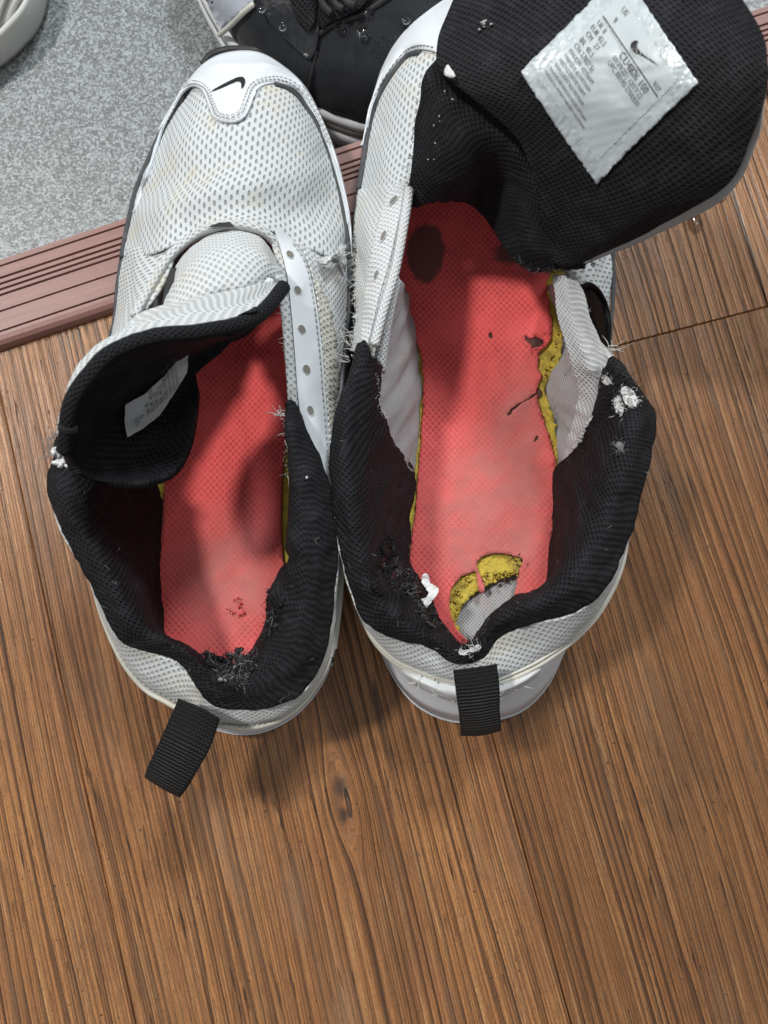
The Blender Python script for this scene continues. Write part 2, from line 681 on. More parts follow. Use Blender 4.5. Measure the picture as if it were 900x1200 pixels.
def webbing_mat():
    k = NT('black_webbing')
    s = k.sep(k.coord('UV'))
    rib = k.math('SINE', k.math('MULTIPLY', s[1], 2 * math.pi / .0014))
    thr = k.math('SINE', k.math('ADD', k.math('MULTIPLY', s[0], 2 * math.pi / .0016), k.math('MULTIPLY', k.math('SIGN', rib), 1.5)))
    h = k.math('ADD', rib, k.math('MULTIPLY', thr, .5))
    fine = k.noise(k.coord('UV'), 2500, 2)
    col = k.mix(k.ramp(h, -1.2, 1.2), (.004, .004, .0044), (.014, .014, .0145))
    h = k.math('ADD', h, fine)
    return k.out(col, .6, k.bump(h, .8, .0005), .35)


M['webbing'] = webbing_mat()


def film_mat():
    k = NT('laminated_label')
    ob = k.coord('UV')
    vor = k.n('ShaderNodeTexVoronoi')
    k.put(vor.inputs['Vector'], ob)
    vor.inputs['Scale'].default_value = 520
    h = k.ramp(vor.outputs['Distance'], 0, .6, 1, 0)
    nz = k.noise(ob, 400, 3)
    col = k.mix(k.ramp(nz, .35, .7), (.47, .52, .545), (.60, .65, .67))
    return k.out(col, .28, k.bump(h, .45, .0006), .5, Coat_Weight=.3, Coat_Roughness=.15)


M['film'] = film_mat()
M['label'] = plain('label_paper', (.53, .58, .60), .36, (.47, .51, .53), .4, 120, .2, 160, .35, .0012)
M['label_worn'] = plain('worn_label_paper', (.62, .62, .62), .6, (.60, .38, .38), .6, 60, .3, 300)


def wood_mat():
    k = NT('embossed_wood_plank')
    ob = k.coord('Object')
    rnd = k.n('ShaderNodeObjectInfo').outputs['Random']
    s = k.sep(ob)
    x, y = s[0], s[1]
    off = k.math('MULTIPLY', rnd, 7.0)
    yy = k.math('ADD', y, off)
    # slow wander of the grain
    wand = k.noise(k.comb(k.math('MULTIPLY', x, 9), k.math('MULTIPLY', yy, 2.2), 0), 1, 2, .5)
    xw = k.math('ADD', x, k.math('MULTIPLY', k.math('SUBTRACT', wand, .5), .020))
    knots = WOOD_KNOTS
    kn_dark = None
    for (kx, ky, kr) in knots:
        dx = k.math('SUBTRACT', x, kx); dy = k.math('SUBTRACT', y, ky)
        e = k.math('ADD', k.math('POWER', k.math('DIVIDE', dx, kr * 2.0), 2.0), k.math('POWER', k.math('DIVIDE', dy, kr * 5.0), 2.0))
        g = k.math('EXPONENT', k.math('MULTIPLY', e, -1.0))
        push = k.math('MULTIPLY', k.math('MULTIPLY', k.math('TANH', k.math('DIVIDE', dx, kr * .7)), g), -kr * 1.1)
        xw = k.math('ADD', xw, push)
        e2 = k.math('SQRT', k.math('ADD', k.math('POWER', k.math('DIVIDE', dx, kr), 2.0), k.math('POWER', k.math('DIVIDE', dy, kr * 1.5), 2.0)))
        nz = k.noise(ob, 400, 3)
        e2 = k.math('ADD', e2, k.math('MULTIPLY', k.math('SUBTRACT', nz, .5), .5))
        dk = k.ramp(e2, .25, 1.05, 1, 0)
        kn_dark = dk if kn_dark is None else k.math('MAXIMUM', kn_dark, dk)
    # growth rings: each goes from pale early wood to a dark late line and breaks off sharply
    jit = k.noise(k.comb(k.math('MULTIPLY', xw, 260), k.math('MULTIPLY', yy, 24), 1), 1, 3, .6)
    den = k.noise(k.comb(k.math('MULTIPLY', xw, 24), k.math('MULTIPLY', yy, .7), 3.0), 1, 2)

    def rings(per, seed, wob, a0):
        wv = k.noise(k.comb(k.math('MULTIPLY', xw, 55), k.math('MULTIPLY', yy, 1.6), seed), 1, 3, .55)
        R = k.math('ADD', k.math('MULTIPLY', xw, 1 / per), k.math('MULTIPLY', wv, wob))
        R = k.math('ADD', R, k.math('MULTIPLY', jit, .22))
        fr = k.math('FRACT', R)
        w = k.n('ShaderNodeTexWhiteNoise', noise_dimensions='2D')
        k.put(w.inputs['Vector'], k.comb(k.math('FLOOR', R), seed, 0))
        d = k.math('MULTIPLY', k.ramp(fr, a0, .93, 0, 1, False), k.ramp(fr, .94, 1.0, 1, 0, False))
        return k.math('MULTIPLY', d, k.math('ADD', .25, k.math('MULTIPLY', w.outputs['Value'], .75))), w.outputs['Value']
    late, wn = rings(.0042, 0.0, 5.0, .42)
    fine_l, wn2 = rings(.0015, 4.0, 6.0, .30)
    fib = k.noise(k.comb(k.math('MULTIPLY', xw, 1900), k.math('MULTIPLY', yy, 80), 0), 1, 3, .7)
    streak = k.noise(k.comb(k.math('MULTIPLY', xw, 420), k.math('MULTIPLY', yy, 14), 2), 1, 4, .65)
    tone = k.noise(k.comb(k.math('MULTIPLY', xw, 34), k.math('MULTIPLY', yy, 5), 9), 1, 4, .6)
    speck = k.noise(k.comb(k.math('MULTIPLY', x, 1500), k.math('MULTIPLY', yy, 620), 0), 1, 3, .75)
    col = k.mix(k.ramp(tone, .3, .7), (.345, .142, .044), (.515, .232, .078))
    col = k.mix(k.math('MULTIPLY', wn, .35), col, (.33, .125, .038))
    col = k.mix(k.math('MULTIPLY', k.ramp(streak, .5, .72), .55), col, (.62, .36, .16))
    col = k.mix(k.math('MULTIPLY', k.ramp(streak, .48, .28), .55), col, (.15, .068, .028))
    col = k.mix(k.math('MULTIPLY', fine_l, .68), col, (.062, .030, .016))
    col = k.mix(k.math('MULTIPLY', late, k.ramp(den, .3, .7, .7, 1.0)), col, (.030, .0155, .0095))
    col = k.mix(k.math('MULTIPLY', k.ramp(fib, .48, .68), .55), col, (.075, .038, .02))
    col = k.mix(k.math('MULTIPLY', k.ramp(speck, .52, .66), .45), col, (.06, .032, .018))
    grey = k.noise(k.comb(k.math('MULTIPLY', x, 40), k.math('MULTIPLY', yy, 9), 6), 1, 4, .6)
    col = k.mix(k.math('MULTIPLY', k.ramp(grey, .50, .72), .30), col, (.27, .185, .125))
    # checks and pores: short black cracks
    crk = k.noise(k.comb(k.math('MULTIPLY', k.math('ADD', xw, k.math('MULTIPLY', jit, .0015)), 520), k.math('MULTIPLY', yy, 30), 11), 1, 3, .6)
    cmask = k.noise(k.comb(k.math('MULTIPLY', x, 26), k.math('MULTIPLY', yy, 12), 4), 1, 3)
    crack = k.math('MULTIPLY', k.ramp(crk, .625, .67), k.ramp(cmask, .46, .60))
    pit = k.math('MULTIPLY', k.ramp(k.noise(ob, 420, 2, .5), .70, .74), k.ramp(cmask, .4, .6))
    crack = k.math('MAXIMUM', crack, pit)
    col = k.mix(k.math('MULTIPLY', crack, .75), col, (.016, .010, .007))
    if kn_dark is not None:
        col = k.mix(k.math('MULTIPLY', kn_dark, .85), col, (.045, .026, .018))
    h = k.math('SUBTRACT', k.math('MULTIPLY', fib, .30), k.math('MULTIPLY', late, 1.0))
    h = k.math('SUBTRACT', h, k.math('MULTIPLY', crack, 1.2))
    h = k.math('SUBTRACT', h, k.math('MULTIPLY', fine_l, .5))
    h = k.math('ADD', h, k.math('MULTIPLY', speck, .35))
    patchy = k.noise(k.comb(k.math('MULTIPLY', x, 16), k.math('MULTIPLY', yy, 5), 13), 1, 3, .6)
    col = k.mix(k.math('MULTIPLY', k.ramp(patchy, .50, .70), .45), col, (.085, .045, .026))
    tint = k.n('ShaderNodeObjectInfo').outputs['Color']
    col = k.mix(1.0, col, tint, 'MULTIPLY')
    rough = k.math('ADD', .36, k.math('MULTIPLY', fib, .25))
    return k.out(col, rough, k.bump(h, .9, .0012), .4, Coat_Weight=.55, Coat_Roughness=.24, Coat_Normal=k.bump(h, .45, .0009))


def speckle_mat():
    k = NT('speckled_vinyl')
    ob = k.coord('Object')
    n0 = k.noise(ob, 380, 2, .5)
    w = k.n('ShaderNodeVectorMath', operation='ADD')
    nz = k.n('ShaderNodeTexNoise'); nz.inputs['Scale'].default_value = 500
    k.put(nz.inputs['Vector'], ob)
    sc = k.n('ShaderNodeVectorMath', operation='SCALE'); k.put(sc.inputs[0], nz.outputs['Color']); sc.inputs['Scale'].default_value = .0012
    k.put(w.inputs[0], ob); k.put(w.inputs[1], sc.outputs[0])
    def flakes(scale):
        v = k.n('ShaderNodeTexVoronoi'); v.inputs['Scale'].default_value = scale
        k.put(v.inputs['Vector'], w.outputs[0])
        return k.sep(v.outputs['Color'])
    a = flakes(980); b = flakes(1700)
    big = k.noise(ob, 210, 3, .6)
    lt = k.math('ADD', a[0], k.math('MULTIPLY', k.math('SUBTRACT', big, .5), .9))
    col = k.mix(k.ramp(n0, .3, .7), (.112, .122, .125), (.17, .184, .188))
    col = k.mix(k.math('MULTIPLY', k.ramp(b[0], .55, .6), .6), col, (.25, .262, .262))
    col = k.mix(k.math('MULTIPLY', k.ramp(b[1], .80, .84), .6), col, (.105, .11, .11))
    col = k.mix(k.math('MULTIPLY', k.ramp(lt, .54, .58), .95), col, k.mix(a[2], (.255, .275, .282), (.39, .42, .43)))
    col = k.mix(k.math('MULTIPLY', k.ramp(a[1], .93, .95), .6), col, (.10, .105, .10))
    fine = k.noise(ob, 900, 3)
    return k.out(col, .34, k.bump(fine, .35, .0006), .45)


def strip_mat():
    k = NT('reddish_brown_vinyl')
    ob = k.coord('Object')
    s = k.sep(ob)
    st_ = k.noise(k.comb(k.math('MULTIPLY', s[0], 12), k.math('MULTIPLY', s[1], 500), 0), 1, 3)
    sp = k.noise(ob, 240, 4, .6)
    col = k.mix(k.ramp(st_, .3, .7), (.225, .115, .096), (.275, .146, .122))
    col = k.mix(k.math('MULTIPLY', k.ramp(sp, .6, .72), .4), col, (.14, .065, .05))
    return k.out(col, .42, k.bump(sp, .15, .0005), .4)


M['strip'] = strip_mat()
M['speckle'] = speckle_mat()


def suede_mat():
    k = NT('black_suede')
    ob = k.coord('Object')
    n1 = k.noise(ob, 70, 5, .65)
    n2 = k.noise(ob, 1600, 2, .6)
    col = k.mix(k.ramp(n1, .3, .7), (.007, .008, .010), (.016, .0175, .021))
    col = k.mix(k.math('MULTIPLY', k.ramp(n2, .5, .75), .4), col, (.030, .031, .035))
    return k.out(col, .8, k.bump(n2, .5, .0004), .3, Sheen_Weight=.1)


M['suede'] = suede_mat()
M['wet'] = plain('wet_black_leather', (.018, .019, .022), .32, (.06, .062, .066), .5, 160, .5, 500, .5, .0008)
M['pale_panel'] = plain('pale_panel', (.50, .53, .60), .5)
M['rim_grey'] = plain('grey_sole', (.26, .26, .24), .6)
wt = NT('water')
M['water'] = wt.out((1, 1, 1), .02, None, .5, Transmission_Weight=1.0, IOR=1.33)

# ------------------------------------------------------------------ setting: floor, strip, entry
g0 = P(582, 880, 0); g1 = P(667, 1190, 0)
gd = (g0 - g1)[:2]; gd /= np.linalg.norm(gd)               # along the grain, away from the camera
gx = np.array([gd[1], -gd[0]])                              # across, to the right
ANG = math.atan2(-gd[0], gd[1])


def to_local(p, o):
    d = np.asarray(p)[:2] - o
    return float(d @ gx), float(d @ gd)


sA = P(0, 412, 0)[:2]; sB = P(895, 112, 0)[:2]
sd = (sB - sA) / np.linalg.norm(sB - sA)
sn = np.array([-sd[1], sd[0]])
if sn[1] < 0:
    sn = -sn
SW = 0.0405                                                 # width of the threshold strip

PW = 0.182
oB = g0[:2]
oref = oB - gx * PW                                         # left edge of the middle plank
kx1, ky1 = to_local(P(400, 922, 0), oref)
kx2, ky2 = to_local(P(41, 1103, 0), oref)
WOOD_KNOTS = [(kx1, ky1, .0050), (kx2, ky2, .0032), (kx1 - .002, ky1 - .012, .003)]
M['wood'] = wood_mat()
WOOD_KNOTS = [(0.9, 0.9, .004)]
M['wood_plain'] = wood_mat()

floor = bpy.data.objects.new("wood_floor", None)
COL.objects.link(floor)
floor["kind"] = "structure"
cross = (P(715, 408, 0) + P(900, 358, 0)) / 2


def strip_y(o, lx):
    """Local y at which a plank meets the middle of the threshold strip."""
    p0 = o + gx * lx
    c = sA + sn * SW * .5
    a = np.array([[gd[0], -sd[0]], [gd[1], -sd[1]]])
    t = np.linalg.solve(a, c - p0)
    return float(t[0])


def plank(o, y0, y1, x0=0.0, x1=PW, mat='wood_plain', tone=1.0):
    g = .0002
    x0 += g; x1 -= g
    ya = y0 + g
    yl = (strip_y(o, x0), strip_y(o, x1)) if y1 is None else (y1 - g, y1 - g)
    c = .0004
    top = [(x0 + c, ya + c), (x1 - c, ya + c), (x1 - c, yl[1] - c), (x0 + c, yl[0] - c)]
    edge = [(x0, ya), (x1, ya), (x1, yl[1]), (x0, yl[0])]
    V = [(*p, 0) for p in top] + [(*p, -.0004) for p in edge] + [(*p, -.005) for p in edge]
    Fc = [(0, 1, 2, 3)]
    for b in (0, 4):
        for i in range(4):
            j = (i + 1) % 4
            Fc.append((b + i, b + 4 + i, b + 4 + j, b + j))
    me = bpy.data.meshes.new("plank")
    me.from_pydata(V, [], Fc)
    ob = link("plank", me, floor, [M[mat]])
    ob.location = (o[0], o[1], 0)
    ob.rotation_euler = (0, 0, ANG)
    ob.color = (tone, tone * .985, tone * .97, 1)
    return ob


cy = to_local(cross, oref)[1]
plank(oref, -.55, None, mat='wood')
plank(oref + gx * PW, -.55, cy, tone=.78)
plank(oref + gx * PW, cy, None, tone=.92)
plank(oref - gx * PW, -.75, None)
plank(oref - gx * 2 * PW, -.3, None)
plank(oref + gx * 2 * PW, -.7, None)
sub = [(*(sA + sn * SW * .5 - sd * 1.2), -.005), (*(sA + sn * SW * .5 + sd * 2.0), -.005), (*(sA - sn * 1.2 + sd * 2.0), -.005), (*(sA - sn * 1.2 - sd * 1.2), -.005)]
mesh_obj("subfloor", sub, [(0, 1, 2, 3)], plain('dark_subfloor', (.012, .008, .006), .9), floor, smooth=False)

EZ = -0.030                                                 # the entry lies lower than the wood
e0 = sA + sn * SW * .6
ent = [(*(e0 - sd * 1.5), EZ), (*(e0 + sd * 2.2), EZ), (*(e0 + sn * 2 + sd * 2.2), EZ), (*(e0 + sn * 2 - sd * 1.5), EZ)]
en = mesh_obj("entry_floor", ent, [(0, 1, 2, 3)], M['speckle'], None, smooth=False)
en["kind"] = "structure"

# threshold strip: one moulded profile run along the step
prof = [(0, 0), (.0, .0022), (.02, .0042), (.06, .0056), (.11, .0060), (.145, .0060), (.15, .0048), (.165, .0048), (.17, .0060), (.375, .0060),
        (.38, .0050), (.395, .0050), (.40, .0060), (.56, .0060), (.565, .0048), (.585, .0048), (.59, .0060), (.625, .0060), (.63, .0048), (.65, .0048),
        (.655, .0060), (.69, .0060), (.695, .0048), (.715, .0048), (.72, .0060), (.76, .006), (.765, .0048), (.785, .0048), (.79, .006), (.90, .0060),
        (.905, .0052), (.92, .0052), (.925, .0062), (.985, .0062), (1.0, .0050), (1.005, .002), (1.005, EZ)]
V = []; Fc = []
NL = 2
for i, s in enumerate(np.linspace(-.9, 1.9, NL)):
    for t, z in prof:
        p = sd * s + sn * (t * SW)
        V.append((p[0], p[1], z))
k = len(prof)
for j in range(k - 1):
    Fc.append((j, j + k, j + k + 1, j + 1))
stq = thing("threshold_strip", "reddish brown ribbed threshold strip between wood floor and speckled grey entry floor", "threshold strip", (sA[0], sA[1], 0))
me = bpy.data.meshes.new("moulding")
# local frame along the strip, so its grain runs lengthwise
sang = math.atan2(sd[1], sd[0])
me.from_pydata([((v[0] * sd[0] + v[1] * sd[1]), (v[0] * sn[0] + v[1] * sn[1]), v[2]) for v in V], [], Fc)
mo = link("moulding", me, stq, [M['strip']])
mo.rotation_euler = (0, 0, sang)
bm = bmesh.new(); bm.from_mesh(me); bmesh.ops.recalc_face_normals(bm, faces=bm.faces); bm.to_mesh(me); bm.free()


def drop(u, v, zf, r, h, label, group, parent=None, sx=1.0):
    z = float(zf)
    c = P(u, v, z)
    o = bpy.data.objects.new("water_drop", None)
    bm = bmesh.new()
    bmesh.ops.create_icosphere(bm, subdivisions=3, radius=1)
    for w in bm.verts:
        zz = w.co.z
        w.co.x *= r * sx * (1 + .08 * math.sin(3 * w.co.y)); w.co.y *= r
        w.co.z = max(zz, -.25) * h
    me = bpy.data.meshes.new("water_drop")
    bm.to_mesh(me); bm.free()
    me.polygons.foreach_set("use_smooth", [True] * len(me.polygons))
    ob = link("water_drop", me, None, [M['water']])
    ob.location = tuple(c)
    ob["label"] = label; ob["category"] = "water drop"; ob["group"] = group
    return ob


drop(815, 262, .0002, .0050, .0014, "larger water drop on the wood floor just below the raised black tongue", "water drops on the wood floor", sx=.75)
drop(841, 230, .0002, .0036, .0010, "smaller smeared water drop on the wood floor nearer the threshold strip", "water drops on the wood floor", sx=1.3)

# ------------------------------------------------------------------ shared sneaker pieces
SOLE_G = None


def ring_solid(name, rings, mat, parent, cap=True):
    """Closed rings of points joined into walls, bottom to top, with flat caps."""
    n = len(rings[0])
    V = np.vstack(rings)
    Fc = []
    for r in range(len(rings) - 1):
        for i in range(n):
            j = (i + 1) % n
            Fc.append((r * n + i, r * n + j, (r + 1) * n + j, (r + 1) * n + i))
    Fc.append(tuple(range(n))[::-1])
    Fc.append(tuple((len(rings) - 1) * n + i for i in range(n)))
    o = mesh_obj(name, V, Fc, mat, parent)
    me = o.data
    bm = bmesh.new(); bm.from_mesh(me); bmesh.ops.recalc_face_normals(bm, faces=bm.faces); bm.to_mesh(me); bm.free()
    return o


def sole(parent, low, high, zl, zh, n=160):
    """Midsole from an outline near the ground and one where the upper begins; high is matched to low by index."""
    a = cr(PP([(u, v, zl) for u, v in low]), n, True)
    b = cr(PP([(u, v, zh(v)) for u, v in high]), n, True)
    # start both rings at the toe
    ca = a.mean(0)
    def shrink(x, k, z):
        y = ca + (x - ca) * k
        y[:, 2] = z
        return y
    bot = shrink(a, .985, .0006)
    r1 = a.copy(); r1[:, 2] = .006
    r2 = a * .72 + b * .28; r2[:, 2] = zl * .72 + b[:, 2] * .28
    r3 = a * .68 + b * .32; r3[:, 2] = r2[:, 2] + .0012
    r3 = ca + (r3 - ca) * np.array([.992, .996, 1]) + np.array([0, 0, 0]); r3[:, 2] = r2[:, 2] + .0014
    r4 = a * .35 + b * .65; r4[:, 2] = zl * .35 + b[:, 2] * .65 + .001
    top = ca + (b - ca) * .98; top[:, 2] = b[:, 2] - .002
    inn = ca + (b - ca) * .95; inn[:, 2] = b[:, 2] - .004
    well = ca + (b - ca) * .94; well[:, 2] = .011
    ring_solid("midsole", [r1, r2, r3, r4, b, top, inn, well], M['rubber'], parent)
    o1 = shrink(a, 1.004, .0062); o0 = shrink(a, .985, .0003); om = shrink(a, 1.004, .002)
    ring_solid("outsole", [o0, om, o1], M['rubber'], parent)


def eyelet(parent, dr, u, v, a, b, rot, mat):
    """A punched lace hole: a sunk floor and a soft lip."""
    t = np.linspace(0, 2 * math.pi, 20, endpoint=False)
    c, s = math.cos(rot), math.sin(rot)
    def ring(k, off):
        x = a * k * np.cos(t); y = b * k * np.sin(t)
        return dr.at(np.stack([u + x * c - y * s, v + x * s + y * c], -1), off)
    r = [ring(1.2, .0001), ring(1.06, .00035), ring(.97, .0004)]
    V = np.vstack(r + [ring(.95, .0003)])
    Fc = []
    for q in range(3):
        for i in range(20):
            j = (i + 1) % 20
            Fc.append((q * 20 + i, q * 20 + j, (q + 1) * 20 + j, (q + 1) * 20 + i))
    o = mesh_obj("eyelet", V, Fc, M['leather'], parent)
    f = mesh_obj("eyelet_hole", ring(.97, .00035), [tuple(range(20))], M['hole'], None)
    return o, f


def lettering(name, lines, corner, e1, e2, dr, mat, parent, off=.0012):
    """Flat print mapped on the label: lines are (text, s, t, size) in label coordinates."""
    V = []; Fc = []
    L1 = np.linalg.norm(e1); L2 = np.linalg.norm(e2)
    for text, s, t, size in lines:
        cu = bpy.data.curves.new("txt", 'FONT')
        cu.body = text
        cu.size = 1.0
        cu.resolution_u = 2
        tmp = bpy.data.objects.new("txt", cu)
        COL.objects.link(tmp)
        me = tmp.to_mesh()
        co = np.array([v.co[:2] for v in me.vertices]) if len(me.vertices) else np.zeros((0, 2))
        pol = [list(p.vertices) for p in me.polygons]
        tmp.to_mesh_clear()
        COL.objects.unlink(tmp)
        bpy.data.objects.remove(tmp)
        if not len(co):
            continue
        uv = np.array(corner) + np.outer(s + co[:, 0] * size / L1 * .82, e1) + np.outer(t - co[:, 1] * size / L2, e2)
        b = len(V)
        V += dr.at(uv, off).tolist()
        Fc += [[i + b for i in f] for f in pol]
    return mesh_obj(name, np.array(V), Fc, mat, parent, smooth=False)


def px_poly(name, poly, dr, off, mat, parent, step=2.0):
    return patch(name, poly, lambda u, v: dr.z(u, v) + off, mat, parent, step=max(2.0, step), edge=1.0, smooth=False)


def webbing_loop(parent, rows):
    """Pull tab: a flat band that goes out, turns over and comes back under itself."""
    G = loft(rows, 60, 12)
    G = wrinkle(G, .0003, 90, 3)
    return sheet("heel_tab", G, M['webbing'], parent, thick=.0016)


exec_parts = []
# ================================================================== LEFT SNEAKER
LS = thing("worn_sneaker", "worn white mesh sneaker with its tongue rolled over and an intact red insole", "sneaker",
           tuple(P(270, 480, 0)), "pair of worn out white sneakers")
low = [(262, 64), (300, 66), (335, 82), (362, 112), (385, 160), (402, 215), (413, 280), (415, 340), (412, 400), (405, 470), (400, 540), (399, 600), (398, 660),
       (397, 715), (393, 755), (378, 800), (350, 835), (318, 855), (285, 862), (250, 856), (215, 838), (180, 805), (155, 765), (140, 715), (130, 650), (128, 580),
       (130, 500), (132, 430), (140, 360), (152, 300), (163, 240), (182, 180), (207, 125), (232, 85)]
high = [(265, 72), (300, 74), (332, 90), (358, 120), (378, 165), (394, 220), (404, 285), (406, 340), (404, 400), (399, 470), (395, 540), (394, 600), (394, 660),
        (392, 715), (384, 755), (366, 797), (342, 828), (314, 845), (285, 850), (250, 847), (215, 832), (176, 808), (146, 766), (128, 715), (112, 650), (108, 580),
        (110, 500), (118, 430), (136, 360), (146, 300), (158, 240), (178, 180), (203, 128), (232, 92)]
sole(LS, low, high, .010, lambda v: .028 + .014 * max(0, min(1, (v - 300) / 450)))

vamp = [
    [(228, 95, .033), (250, 82, .042), (285, 78, .046), (320, 84, .042), (345, 97, .034)],
    [(197, 140, .031), (235, 122, .052), (290, 116, .058), (340, 124, .051), (370, 142, .033)],
    [(171, 192, .030), (215, 183, .057), (285, 178, .066), (345, 180, .056), (391, 192, .033)],
    [(153, 247, .030), (203, 240, .060), (272, 228, .070), (345, 236, .058), (403, 247, .033)],
    [(142, 302, .030), (178, 298, .060), (215, 281, .068), (262, 262, .073), (305, 265, .071), (345, 287, .062), (385, 303, .052), (409, 307, .034)]]
GV = loft(vamp, 70, 90)
GV = wrinkle(GV, .0012, 42, 5, 3)
# soft creases across the flex of the forefoot
cu = np.linspace(0, 1, GV.shape[1])[None]; cv = np.linspace(0, 1, GV.shape[0])[:, None]
GV = GV + gnormals(GV) * (.0021 * np.sin((cv * 5.2 + cu * 1.6) * math.pi) * np.exp(-((cv - .72) / .22) ** 2) * np.sin(cu * math.pi))[..., None]
sheet("mesh_vamp", GV, M['mesh'], LS, thick=.0005)
DV = Drape(GV)

# inner (right hand) quarter with the lace holes
rq = [
    [(318, 272, .070), (350, 285, .063), (385, 298, .052), (408, 304, .036)],
    [(326, 315, .070), (352, 320, .066), (388, 335, .053), (408, 345, .040)],
    [(330, 370, .069), (355, 375, .066), (388, 385, .055), (404, 395, .044)],
    [(335, 430, .068), (360, 432, .066), (388, 440, .056), (398, 450, .047)],
    [(338, 475, .067), (364, 482, .066), (388, 492, .058), (394, 505, .050)],
    [(348, 525, .066), (372, 535, .066), (389, 545, .060), (393, 558, .054)],
    [(372, 580, .066), (384, 585, .066), (392, 595, .062), (395, 605, .057)]]
GQ = loft(rq, 90, 36)
GQ = wrinkle(GQ, .0006, 60, 9)
GQ = ragged(GQ, 'c1', .0022, 4, .8)
sheet("quarter_panel", GQ, M['fine_mesh'], LS, thick=.0012)
DQ = Drape(GQ)
ey_poly = [(322, 268), (338, 276), (352, 292), (362, 318), (370, 350), (377, 400), (381, 450), (385, 500), (391, 560), (393, 592), (386, 584), (372, 545), (357, 512),
           (350, 470), (346, 420), (342, 370), (337, 325), (330, 295)]
es = patch("eyestay", ey_poly, lambda u, v: DQ.z(u, v) + .0012, M['leather'], LS, step=6, edge=4)
DE = Drape(np.array([v.co for v in es.data.vertices])[None] + base_of(LS))
for (u, v, a, b, r) in [(340, 298, 5.5, 3.6, .8), (349, 340, 5.5, 3.8, 1.0), (354, 386, 5.8, 4.0, 1.1), (359.5, 433, 6, 4.2, 1.15), (364, 481, 6, 3.6, 1.25)]:
    o, f = eyelet(es, DE, u, v, a, b, r, M['leather'])
    f.parent = es
    f.data.transform(__import__('mathutils').Matrix.Translation(-Vector(base_of(es))))
stitches("stitching", DQ.at([(348, 283), (361, 305), (371, 345), (378, 400), (382, 450), (386, 500), (391, 560)], .0019), M['thread_white'], es)
stitches("stitching", DQ.at([(344, 284), (357, 306), (367, 347), (374, 402), (378, 452), (382, 502), (387, 560)], .0019), M['thread_grey'], es)

# outer (left hand) quarter, mostly under the rolled tongue
lq = [
    [(143, 290, .0295), (138, 335, .032), (134, 372, .034), (118, 450, .036), (96, 530, .038), (98, 600, .040)],
    [(167, 290, .050), (155, 338, .056), (140, 378, .060), (108, 450, .062), (80, 520, .064), (78, 590, .060)],
    [(192, 286, .061), (175, 335, .068), (152, 375, .072), (112, 440, .074), (78, 500, .076), (62, 560, .074)],
    [(209, 280, .066), (192, 325, .071), (168, 368, .073), (125, 440, .073), (88, 500, .074), (70, 555, .074)]]
GLQ = wrinkle(loft(lq, 40, 80), .0008, 60, 13)
sheet("quarter_panel", GLQ, M['mesh'], LS, thick=.0012)
# rolled seam of the throat
tube("throat_seam", Drape(GLQ, GV).at([(158, 372), (178, 335), (200, 300), (230, 276), (262, 264), (300, 268), (322, 284), (330, 305)], .0012), .0019, M['fine_mesh'], LS, 60)
px_poly("lace_loop_and_gap", [(190, 355), (193, 335), (199, 316), (207, 313), (203, 335), (200, 352)], Drape(GLQ), .0030, M['fibre_black'], LS)  # narrow black patch beside the throat seam
px_poly("lace_loop_and_gap", [(243, 266), (256, 261), (270, 260), (274, 266), (260, 266)], DV, .0040, M['fibre_black'], LS)  # black patch painting the shade in the gap at the throat

# toe cap
outer = [(156, 248, .030), (165, 218, .026), (175, 192, .024), (188, 147, .024), (208, 112, .024), (234, 78, .025), (262, 62, .025), (300, 60, .025), (331, 76, .025), (359, 103, .024), (381, 147, .024), (398, 194, .024), (410, 252, .025), (413, 300, .030)]
inner_px = [(157, 248), (167, 219), (178, 192), (189, 158), (201, 133), (214, 108), (226, 102), (237, 107), (244, 122), (249, 136), (258, 141), (274, 142), (287, 135), (294, 119), (300, 105), (312, 98), (330, 98),
            (349, 108), (367, 135), (383, 172), (392, 200), (405, 250), (411.5, 300)]
ic = cr(np.array(inner_px, float), 120)
iz = DV.z(ic[:, 0], ic[:, 1]) + .0016
I3 = P(ic[:, 0], ic[:, 1], iz)
O3 = cr(PP(outer), 120)
mid1 = O3 * .66 + I3 * .34; mid2 = O3 * .33 + I3 * .67
tp = np.minimum(1, 5 * np.sin(np.linspace(0, math.pi, 120)) ** 1.2)
mp = proj(mid1); mid1 = P(mp[:, 0], mp[:, 1], mid1[:, 2] + .0055 * tp)
mp = proj(mid2); mid2 = P(mp[:, 0], mp[:, 1], mid2[:, 2] + .0050 * tp)
GT = lift_over(crp(np.stack([O3, mid1, mid2, I3]), 30), DV, .0016)
capL = sheet("toe_cap", GT, M['leather'], LS, thick=.0008)
DT = Drape(GT)
px_poly("swoosh_mark", [(245.5, 108), (252, 103.5), (262, 98), (270, 94), (277, 90.8), (281, 89.8), (285, 90), (287, 92.5), (287.3, 96), (286, 100), (283.5, 103.2), (282.5, 102.5),
                        (282.8, 99), (282, 96), (279.5, 94.6), (276, 95.2), (268, 98.6), (257, 103.5)], DT, .0008, M['black_print'], capL)
off = np.array(inner_px, float)
stitches("stitching", DT.at([(190, 152), (203, 129), (215, 104), (227, 98), (240, 104), (247, 120), (252, 133), (260, 137), (273, 138), (284, 131), (290, 116), (297, 101), (311, 94), (331, 94),
                             (352, 106), (370, 134), (386, 172)], .0011), M['thread_grey'], capL)
stitches("stitching", DT.at([(192, 147), (204, 125), (215, 100.5), (228, 94), (243, 102), (250, 119), (255, 130), (261, 133.5), (272, 134), (281, 128), (286, 114), (294, 98), (310, 90.5), (332, 90.5),
                             (354, 103), (373, 132), (389, 170)], .0011), M['thread_white'], capL)
